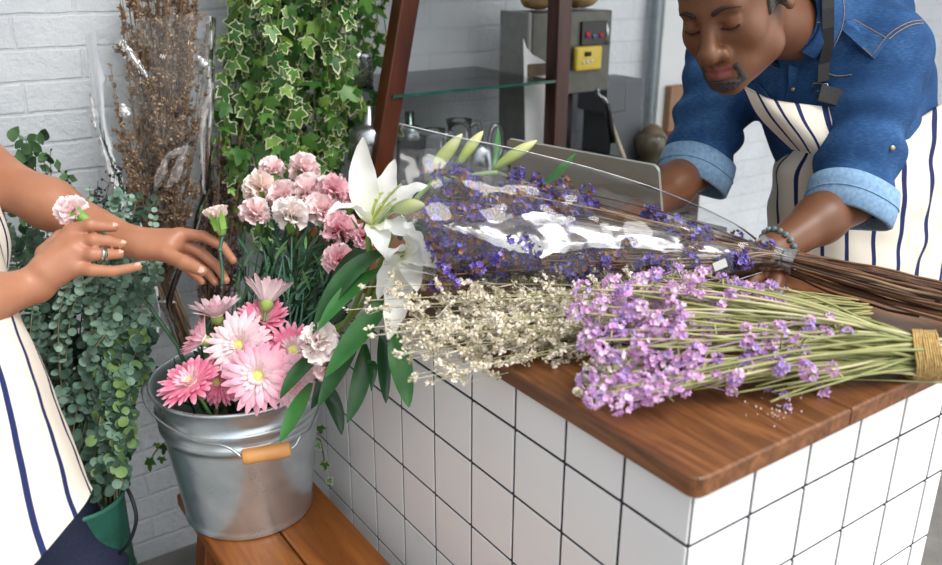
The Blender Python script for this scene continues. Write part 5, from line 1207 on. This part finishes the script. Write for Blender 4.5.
# collar
def slab(name, pts, th, m, parent, fn=None, lift=.003, sub=6):
    """thin plate whose outline follows photo points on the surface fn"""
    Q = []
    for q in pts:
        if fn is not None: p, n_ = hit(fn, q[0], q[1]); Q.append(p + n_ * (lift + (q[2] if len(q) > 2 else 0)))
        else: Q.append(at(*q))
    Q = np.array(Q); c = Q.mean(0); n_ = nrm(np.cross(Q[1] - Q[0], Q[2] - Q[0])); n_ = n_ if n_ @ CF < 0 else -n_
    k = len(Q); V = list(Q + n_ * th) + list(Q - n_ * th) + [c + n_ * th * 1.3, c - n_ * th]
    F = [(i, (i + 1) % k, 2 * k) for i in range(k)] + [(k + (i + 1) % k, k + i, 2 * k + 1) for i in range(k)] + [(i, k + i, k + (i + 1) % k, (i + 1) % k) for i in range(k)]
    return Buf().add(V, F).build(name, m, parent, smooth=False)
cb_ = basis(NKD, fw_m); fa = math.atan2((at(778, 75, 1.40) - CO0) @ cb_[1], (at(778, 75, 1.40) - CO0) @ cb_[0])
aa = np.linspace(fa + rad(26), fa + 2 * pi - rad(26), 60); prof = [(.060, -.004), (.064, -.010), (.068, -.008), (.076, .012), (.084, .034), (.0815, .036), (.072, .016), (.064, .002)]
def cpt(a, r, z):
    g_ = abs(((a - fa + pi) % (2 * pi)) - pi) / pi; pt = max(0, 1 - g_ * 3.2)
    return CO0 + NKD * (z + (.022 * pt if z > .03 else 0)) + (cb_[0] * cos(a) + cb_[1] * sin(a)) * r
Buf().grid(np.array([[cpt(a, r, z) for a in aa] for r, z in prof + prof[:1]])).build('collar', DEN, sh_)
Buf().tube([cpt(a, .0835, .031) for a in aa], .0007, 5).build('stitching', STITCH, sh_)
slab('collar', [(746, 80), (760, 82), (775, 100), (784, 108), (768, 106), (750, 94)], .002, DEN, sh_, shirt_full, .006)
slab('button_placket', [(787, 60), (797, 64), (794, 84), (788, 110), (781, 110), (787, 84)], .002, DEN, sh_, shirt_full, .004)
EPQ = [(835, 26), (839, 18), (848, 17), (886, 38), (872, 57), (835, 26)]
EP = slab('shoulder_tab', [(835, 26), (839, 18), (848, 17), (886, 38), (872, 57)], .0022, DEN, sh_, shirt, .0065)
p, n_ = hit(shirt, 844, 25); Buf().lathe([(0, .0022), (.0042, .002), (.005, 0)], p + n_ * .0095, 16, axis=n_).build('button', BTN, EP)
def seam_ep():
    c = np.mean(np.array(EPQ[:-1], float), 0); P = []
    for x, y in EPQ: x, y = c + (np.array((x, y)) - c) * .9; p, n_ = hit(shirt, x, y); P.append(p + n_ * .0095)
    return Buf().tube(P, .0006, 5).build('stitching', STITCH, EP)
seam_ep()
def seam(pts, m=STITCH, r_=.0007, name='stitching'):
    P = [];
    for x, y in cr1(np.array(pts, float), 26): p, n_ = hit(shirt, x, y); P.append(p + n_ * .0008)
    return Buf().tube(P, r_, 5).build(name, m, sh_)
seam([(882, 36), (894, 26), (908, 19), (921, 17)]); seam([(884, 39), (896, 29), (909, 22), (921, 20)]); seam([(818, 67), (834, 73), (850, 72)]); seam([(815, 20), (828, 18), (838, 26)])

p, n_ = hit(shirt, 891, 145); Buf().lathe([(0, .002), (.004, .0018), (.0048, 0)], p + n_ * .001, 16, axis=n_).build('button', BTN, sh_)
for x, y in ((790, 88), (787, 104)): p = hit(shirt_full, x, y)[0] - CF * .008; Buf().lathe([(0, .002), (.0034, .0016), (.004, 0)], p, 14, axis=-CF).build('button', BTN, sh_)
# apron
ST1 = striped_uv('striped_canvas_bib', 5.2, .2, .05); ST2 = striped_uv('striped_canvas_skirt', 9.0, .16, .1)
sheet('apron_bib', [[(739, 83, 1.43), (768, 96, 1.42), (806, 102, 1.42), (860, 108, 1.46)], [(753, 112, 1.45), (780, 116, 1.42), (812, 120, 1.42), (862, 128, 1.46)], [(774, 134, 1.47), (796, 136, 1.435), (822, 139, 1.43), (862, 150, 1.46)], [(789, 147, 1.49), (806, 150, 1.46), (828, 156, 1.45), (864, 168, 1.48)]], ST1, man, 26, 34, .003, 3)
sheet('apron_skirt', [[(786, 138, 1.58), (798, 146, 1.53), (825, 148, 1.48), (862, 150, 1.48), (905, 126, 1.50), (948, 98, 1.60), (990, 104, 1.78)], [(771, 160, 1.64), (782, 176, 1.55), (822, 190, 1.50), (862, 190, 1.50), (905, 186, 1.51), (948, 176, 1.60), (985, 176, 1.78)],
                     [(769, 215, 1.66), (784, 228, 1.57), (822, 240, 1.53), (862, 244, 1.52), (902, 244, 1.54), (938, 240, 1.64), (960, 238, 1.8)], [(774, 290, 1.70), (790, 300, 1.62), (822, 310, 1.57), (860, 312, 1.56), (896, 312, 1.59), (926, 308, 1.68), (945, 306, 1.84)],
                     [(788, 420, 1.78), (800, 430, 1.70), (824, 440, 1.66), (858, 442, 1.66), (890, 440, 1.69), (916, 436, 1.78), (930, 430, 1.92)]], ST2, man, 60, 90, .019, 6, 17)
p0, n0 = hit(shirt, 812, -6); SP = []
for y in (-8, 8, 24, 42, 60, 78): p, n_ = hit(shirt, 817 + (y + 8) * .06, y); SP.append((p + n_ * (.015 if y < 50 else .009), n_))
b_ = Buf(); na = nrm(np.mean([q[1] for q in SP], 0)); SP = [(q[0], na) for q in SP]; sd = [nrm(np.cross(SP[-1][0] - SP[0][0], na))] * 6; cz = cr1(np.array([q[0] for q in SP]), 6); SP = [(cz[i] * .5 + (SP[0][0] + (SP[-1][0] - SP[0][0]) * i / 5) * .5 + na * .004, na) for i in range(6)]
V = np.array([[SP[i][0] + sd[i] * x * .010 + SP[i][1] * z for x, z in ((-1, 0), (1, 0), (1, .002), (-1, .002))] for i in range(6)]); b_.grid(V, closed=True); strap = b_.build('neck_strap', BLACKW, man, smooth=False)
p, n_ = hit(shirt, 821, 84); e1 = nrm(np.cross(UP, n_)); e2 = np.cross(n_, e1)
Buf().tube([p + n_ * .009 + e1 * x + e2 * y for x, y in ((-.012, -.006), (.012, -.006), (.012, .006), (-.012, .006), (-.012, -.006))], .0014, 6).build('strap_buckle', STEEL, strap)
Buf().obox(at(829, 93, 1.418), np.array([dirc(.95, -.2, -.2), dirc(.2, .95, .1), dirc(.2, -.1, 1)]), A(.021, .0135, .0025), bev=.001).build('strap_tab', BLACKW, strap, smooth=False)
def pants_fn(H, PL_, drop, fx, rr0=.10):
    def fn(p):
        d = None
        for s in (1, -1):
            e = chain(p, [H + PL_ * (.085 if rr0 > .09 else .05) * s, H + PL_ * .1 * s + A(fx, 0, -.42), A(*(H + PL_ * .1 * s + A(fx, 0, 0))[:2], .06)], [rr0, .082, .062], .03); d = e if d is None else smin(d, e, .02)
        return smax(d, p[:, 2] - H[2] - .06, .01)
    return fn
sdf_obj('trousers', pants_fn(HP, PLm, 0, .03, .075), HP - A(.35, .35, HP[2] + .02), HP + A(.35, .35, .12), .008, DEND, man)
SHOE = mat('dark_leather_shoe', '#231b17', '#30261f', rough=.5)
def shoes(H, PL_, fwd, fx, parent, m):
    for s in (1, -1):
        c = A(*(H + PL_ * .1 * s + A(fx, 0, 0))[:2], 0)
        sdf_obj('shoe', lambda p, c=c: smax(smin(rc(p, c + A(0, 0, .05) - fwd * .03, c + fwd * .15 + A(0, 0, .038), .048, .04), rc(p, c + A(0, 0, .05), c + A(0, 0, .1), .05, .046), .03), .001 - p[:, 2], .004), c - .3, c + .3, .008, m, parent)
shoes(HP, PLm, fw_m, .03, man, SHOE)
# hair, beard, brows, lashes
HAIR = mat('grizzled_hair', '#1a1614', '#5d5753', rough=.75, scale=420, bump=.6, bdist=.002); BEARD = mat('grizzled_beard', '#16110f', '#4f4743', rough=.8, scale=500, bump=.7, bdist=.002); BROW = mat('dark_brow', '#1a110d', '#2a1c15', rough=.8)
def hair_m(p):
    d, q = head_sdf(p, OM, RM, 1.03, HK); x = np.abs(q[:, 0]); line = np.maximum(q[:, 1] - (.052 - .2 * x) , .05 + .25 * np.clip(q[:, 1], -.05, .1) - q[:, 2])
    line = np.minimum(line, np.maximum.reduce([-(x - .055), np.abs(q[:, 1] - .018) - .012, -q[:, 2] - .022, q[:, 2] - .06])); line = np.minimum(line, np.maximum(q[:, 1] + .03, -q[:, 2] - .04))
    return smax(d - .0042 - .0008 * wob(p, 900, 2), line, .004)
sdf_obj('hair', hair_m, OM - .15, OM + .16, .0026, HAIR, man)
def beard_m(p):
    d, q = head_sdf(p, OM, RM, 1.03, HK); x = np.abs(q[:, 0]); s = np.stack([x, q[:, 1], q[:, 2]], 1)
    m1 = rc(s, (.004, .098, -.0575), (.026, .088, -.066), .0042, .005); m2 = rc(s, (.026, .088, -.066), (.027, .083, -.088), .0062, .008); m3 = ell(s, (0, .090, -.093), (.028, .022, .0125))
    reg = smin(smin(m1, m2, .004), m3, .006); return smax(d - .0032 - .0009 * wob(p, 800, 4), reg, .002)
sdf_obj('goatee', beard_m, loc_m(0, .08, -.08) - .07, loc_m(0, .08, -.08) + .07, .0016, BEARD, man)
def man_head(p): return head_sdf(p, OM, RM, 1.03, HK)[0]
def surf_m(x, z):
    y = .13
    for _ in range(50):
        v = man_head(loc_m(x, y, z)[None])[0]
        if v < .0003: break
        y -= v * .7
    return y
for s in (1, -1):
    P = [loc_m(s * x, surf_m(s * x, z) + .0008, z) for x, z in ((.014, .0195), (.022, .0235), (.032, .0255), (.042, .0235), (.050, .018))]; Buf().tube(smooth_path(P, 16), np.array([.0028, .0036, .0038, .0038, .0036, .0034, .0032, .003, .0028, .0024, .002, .0018, .0015, .0012, .001, .0008, .0008][:len(smooth_path(P, 16))]), 8).build('eyebrow', BROW, man)
    P = [loc_m(s * x, surf_m(s * x, z) + .0006, z) for x, z in ((.0185, -.0062), (.025, -.0085), (.032, -.0095), (.039, -.0085), (.0445, -.0058))]; Buf().tube(smooth_path(P, 16), .0013, 6).build('lashes', BROW, man)
wp = LW * .93 + LE * .07; tb_ = basis(nrm(LW - LE)); wb = Buf()
for k in range(18): a = 2 * pi * k / 18; wb.ball(wp + (A(cos(a), sin(a), 0) * .0315) @ tb_, .0048, 0, 8, 6)
wb.build('bracelet', mat('teal_beads', '#3d5a5f', '#8f9fa0', rough=.3), man)

# ------------------------------------------------------------------ the woman
WLS = at(-100, 62, 1.40); WRS = WLS + A(-.03, -.34, -.0); WMID = (WLS + WRS) / 2; WF = nrm(A(.96, .25, 0)); WPL = nrm(WLS - WRS)
WLE, WLW = at(-16, 178, 1.41), at(131, 244, 1.37); WRE, WRW = at(-105, 330, 1.02), at(36, 288, 1.145)
WH = A(WMID[0] - .05, WMID[1] + .0, .90); WNB = WMID + A(-.01, 0, .06); WO = WNB + A(.05, 0, .17)
wf = nrm(WF + A(0, 0, -.45)); wl_ = nrm(np.cross(UP, wf)); wu = np.cross(wf, wl_); wl_ = wl_ if wl_ @ WPL > 0 else -wl_
RW_ = np.array([wl_, wf, wu])
# her left hand (further away), thumb in front of the carnation stem, fingers behind it
LHW = ([(WLW, at(176, 240, 1.372), .021, .015), (WLW, at(172, 254, 1.378), .021, .015), (at(140, 246, 1.365), at(170, 247, 1.365), .021, .017)],
       [([at(180, 236, 1.372), at(203, 238, 1.372), at(222, 248, 1.365), at(233, 262, 1.355)], [.0102, .0088, .0078, .0064]),
        ([at(178, 244, 1.378), at(200, 254, 1.392), at(217, 268, 1.386), at(226, 282, 1.37)], [.0102, .0088, .008, .0064]),
        ([at(175, 250, 1.384), at(193, 263, 1.40), at(207, 274, 1.394), at(215, 284, 1.38)], [.0098, .0084, .0075, .0062]),
        ([at(170, 256, 1.386), at(184, 268, 1.40), at(195, 277, 1.396), at(202, 284, 1.386)], [.009, .0076, .0068, .0056])],
       ([at(143, 252, 1.36), at(165, 256, 1.348), at(184, 265, 1.336), at(202, 273, 1.33)], [.0165, .0128, .0112, .0086]))
RHW = ([(WRW, at(72, 238, 1.165), .020, .0150), (WRW, at(72, 270, 1.15), .020, .0142), (at(46, 272, 1.14), at(74, 254, 1.15), .02, .0165)],
       [([at(74, 234, 1.165), at(90, 228, 1.16), at(102, 229, 1.17), at(113, 230, 1.178)], [.0105, .0092, .0080, .0066]),
        ([at(76, 246, 1.158), at(93, 243, 1.152), at(108, 244, 1.165), at(121, 247, 1.176)], [.0105, .0092, .0080, .0066]),
        ([at(76, 258, 1.154), at(92, 257, 1.146), at(106, 257, 1.155), at(119, 257, 1.168)], [.0100, .0090, .0078, .0064]),
        ([at(72, 270, 1.15), at(92, 273, 1.145), at(113, 274, 1.15), at(138, 269, 1.155)], [.0098, .0084, .0072, .0058])],
       ([at(48, 258, 1.165), at(62, 242, 1.195), at(78, 236, 1.21), at(97, 238, 1.213)], [.0165, .0128, .011, .0085]))
def woman_torso(p, g=0.):
    d = None
    for s in (1, -1):
        e = chain(p, [WMID + WPL * .075 * s + A(0, 0, -.08), WMID + WPL * .06 * s + A(0, 0, -.26), WH + WPL * .08 * s], [.092 + g, .085 + g, .115 + g], .05); d = e if d is None else smin(d, e, .05)
        d = smin(d, rc(p, WNB + A(0, 0, -.04), (WLS if s > 0 else WRS), .045 + g, .048 + g), .04)
    return d
def woman_body(p):
    d, q = head_sdf(p, WO, RW_, .9); d = smin(d, rc(p, WO + A(-.02, 0, -.05), WNB + A(0, 0, -.04), .046, .05), .03); d = smin(d, woman_torso(p, -.008), .03)
    d = smin(d, chain(p, [WLS, WLE, WLE * .55 + WLW * .45, WLW], [.048, .043, .036, .0235], .03), .03); d = smin(d, chain(p, [WRS, WRE, WRE * .5 + WRW * .5, WRW], [.048, .043, .034, .0225], .03), .03)
    d = smin(d, hand_sdf(p, *LHW), .009); d = smin(d, hand_sdf(p, *RHW), .009)
    for s in (1, -1): d = smin(d, rc(p, WH + WPL * .08 * s, WH + WPL * .085 * s + A(0, 0, -.3), .09, .06), .04)
    return d
wom = thing('person', 'woman in a striped apron and navy trousers reaching over the bucket with both hands', 'person', A(WH[0], WH[1], 0))
lo = np.minimum.reduce([WO - .2, WLS - .1, WRS - .1, WRE - .1, WH - A(.25, .3, .38), WRW - .05]); hi = np.maximum.reduce([WO + .2, WLS + .1, WLW + .22, WRW + .2, WH + .25])
sdf_obj('body', woman_body, lo, hi, .0029, [SKW], wom)
nb_ = Buf()
for pts, r_ in RHW[1]: nail_at(nb_, pts[-1], pts[-2], dirc(.1, .75, .65), r_[-1])
for pts, r_ in LHW[1][:2]: nail_at(nb_, pts[-1], pts[-2], dirc(.8, .2, -.3), r_[-1])
n1 = Buf(); [n1.__init__()]
for i, (pts, rr) in enumerate(RHW[1]): b_ = Buf(); nail_at(b_, pts[-1], pts[-2], dirc(.1, .72, .68), rr[-1]); b_.build('fingernail', NAIL, wom)
b_ = Buf(); nail_at(b_, LHW[2][0][-1], LHW[2][0][-2], dirc(.25, .1, .95), LHW[2][1][-1]); b_.build('thumbnail', NAIL, wom)
# ring on the ring finger
r0, r1 = at(100, 257, 1.1505), at(106, 257, 1.155); t_ = nrm(r1 - r0); rb = Buf()
rb.lathe([(.0082, -.0035), (.0096, -.0035), (.0099, 0), (.0096, .0035), (.0082, .0035), (.0082, -.0035)], (r0 + r1) / 2, 32, axis=t_)
ring = rb.build('ring', mat('silver_ring', '#c4c4bd', '#d8d8d2', rough=.2, metal=1), wom)
Buf().lathe([(.0097, -.0012), (.0102, 0), (.0097, .0012)], (r0 + r1) / 2, 32, axis=t_).build('dark_band', mat('dark_inlay', '#3d4a3f', rough=.3, metal=.6), ring)
# clothes
WCL = mat('cream_cloth', '#e6dfd2', '#f0eadf', rough=.85)
def top_fn(p):
    d = woman_torso(p, .004) - .002 * wob(p, 40, 3); d = smin(d, np.minimum(rc(p, WLS, WLS * .35 + WLE * .65, .056, .060), rc(p, WRS, WRS * .5 + WRE * .5, .058, .060)), .03)
    d = smax(d, -rc(p, WO, WNB + A(.02, 0, -.03), .07, .075), .005); d = smax(d, .87 - p[:, 2], .004)
    for S, E_ in ((WLS, WLE), (WRS, WRE)):
        ax_ = nrm(E_ - S); ln = .62 if E_ is WLE else .5; c = S + (E_ - S) * ln; d = np.where(np.linalg.norm(p - c, axis=1) < .12, smax(d, (p - c) @ ax_, .003), d)
    return d
sdf_obj('blouse', top_fn, lo, hi, .005, [stripes('striped_cloth_blouse', tuple(WPL), .045, .007, '#ece5d8', '#232c58')], wom)
ST3 = striped_uv('striped_canvas_apron', 7.3, .15, .40)
sheet('apron', [[(-150, 200, 1.04), (-100, 215, 1.03), (-55, 225, 1.06), (-20, 225, 1.12), (-8, 222, 1.20), (-15, 220, 1.32)],
                [(-150, 310, 1.0), (-100, 310, 1.0), (-45, 312, 1.04), (4, 312, 1.10), (18, 310, 1.18), (8, 312, 1.3)],
                [(-150, 420, .99), (-90, 418, .985), (-25, 412, 1.02), (34, 404, 1.08), (56, 398, 1.17), (48, 400, 1.3)],
                [(-140, 540, .99), (-75, 532, .98), (-5, 518, 1.01), (58, 496, 1.07), (87, 476, 1.16), (82, 470, 1.28)],
                [(-140, 640, .99), (-60, 622, .98), (14, 588, 1.005), (70, 528, 1.065), (94, 493, 1.15), (90, 486, 1.27)]], ST3, wom, 60, 90, .007, 12, 22)
WHP = at(38, 470, 1.26); WHP = A(WHP[0] - .02, WHP[1], .86)
sdf_obj('trousers', pants_fn(A(WH[0] + .03, WH[1] + .02, .80), WPL, 0, .13), WH - A(.4, .4, WH[2] + .02), WH + A(.4, .4, .12), .008, DEND, wom)
shoes(A(WH[0] + .03, WH[1] + .02, .80), WPL, WF, .13, wom, SHOE)
def hair_w(p):
    d, q = head_sdf(p, WO, RW_, .9); bun = np.linalg.norm(q - A(0, -.12, .03), axis=1) - .045; return smin(smax(d - .012 - .001 * wob(p, 300, 3), np.maximum(q[:, 1] - .045, -.02 - q[:, 2] - .3 * np.clip(-q[:, 1], 0, .1)), .01), bun, .02)
sdf_obj('hair', hair_w, WO - .22, WO + .2, .005, mat('dark_hair', '#15100d', '#2a1e18', rough=.5, scale=200, bump=.4), wom)
# flowers in her hands
t = thing('carnation', 'pale pink carnation pinched in the woman\'s nearer hand, beside her ring', 'carnation', at(72, 216, 1.19)); n_ = dirc(-.75, .55, .35)
q = carnation_head(t, at(73, 215, 1.195), n_, .0225, 0, 77); Buf().tube(smooth_path([q, at(97, 232, 1.205), at(110, 240, 1.20), at(121, 244, 1.205)], 16), .0022, 7).build('stem', CSTEM, t)
t = thing('carnation', 'cream-pink half open carnation held upright in the woman\'s further hand', 'carnation', at(220, 226, 1.35)); n_ = dirc(-.22, .95, .2)
c = at(217, 219, 1.352); b_ = Buf(); B_ = basis(n_)
for k in range(26):
    az = k * 2.4; w_ = .35 + .65 * (k / 26); d0 = A(cos(az), sin(az), 0); P = np.array([d0 * (.004 + .011 * w_ * s + .005 * w_ * s * s) + A(0, 0, -.008 + .028 * s - .006 * w_ * s * s) for s in np.linspace(0, 1, 6)]) @ B_ + c
    b_.blade(P, np.array([.003, .006, .0085, .0095, .009, .0055]), nrm((d0 @ B_)), 0, cup=.3, nx=7, ruff=.12, seed=k)
b_.build('petals', CPM[3], t)
cb = Buf().lathe([(.002, -.03), (.006, -.028), (.0085, -.018), (.0105, -.008), (.012, .004)], c, 16, axis=n_)
for k in range(6): a = 2 * pi * k / 6; e = A(cos(a), sin(a), 0) @ B_; cb.blade([c - n_ * .02 + e * .009, c - n_ * .004 + e * .0125, c + n_ * .01 + e * .017], [.005, .0055, .0006], e)
cb.build('calyx', CCAL, t)
Buf().tube(smooth_path([c - n_ * .03, at(220, 252, 1.355), at(222, 270, 1.357), at(222, 288, 1.36)], 16), .0024, 8).ball(at(220, 252, 1.355), .004, 0, 8, 6).build('stem', CSTEM, t)
# ================================================================== light
w = bpy.data.worlds.new('overcast_daylight'); scene.world = w; w.use_nodes = True
nt = w.node_tree; bg = nt.nodes['Background']
tc = nt.nodes.new('ShaderNodeTexCoord'); sx = nt.nodes.new('ShaderNodeSeparateXYZ'); nt.links.new(tc.outputs['Generated'], sx.inputs[0])
# brighter sky overhead and on the street side (-y, +x), dark at the ground
dp = nt.nodes.new('ShaderNodeVectorMath'); dp.operation = 'DOT_PRODUCT'; dp.inputs[1].default_value = (.35, -.62, .62)
nt.links.new(tc.outputs['Generated'], dp.inputs[0])
rp = nt.nodes.new('ShaderNodeValToRGB'); nt.links.new(dp.outputs['Value'], rp.inputs[0])
e = rp.color_ramp.elements; e[0].position = 0.; e[0].color = (.27, .28, .30, 1); e[1].position = .8; e[1].color = (1.5, 1.5, 1.5, 1)
k = e.new(.35); k.color = (.55, .57, .6, 1)
nt.links.new(rp.outputs[0], bg.inputs[0]); bg.inputs[1].default_value = 1.0
def sun(name, dirv, strength, ang, col=(1, 1, 1)):
    d = bpy.data.lights.new(name, 'SUN'); d.energy = strength; d.angle = rad(ang); d.color = col
    o = bpy.data.objects.new(name, d); COL.objects.link(o); o.rotation_euler = Vector(dirv).to_track_quat('-Z', 'Y').to_euler(); o.location = (0, -1, 3)
    return o
sun('hazy_sun', (-.22, .55, -.80), 1.6, 28, (1, .985, .95))
vs = scene.view_settings; vs.view_transform = 'Standard'; vs.look = 'None'; vs.gamma = 1; vs.use_curve_mapping = False; vs.exposure = 0.56
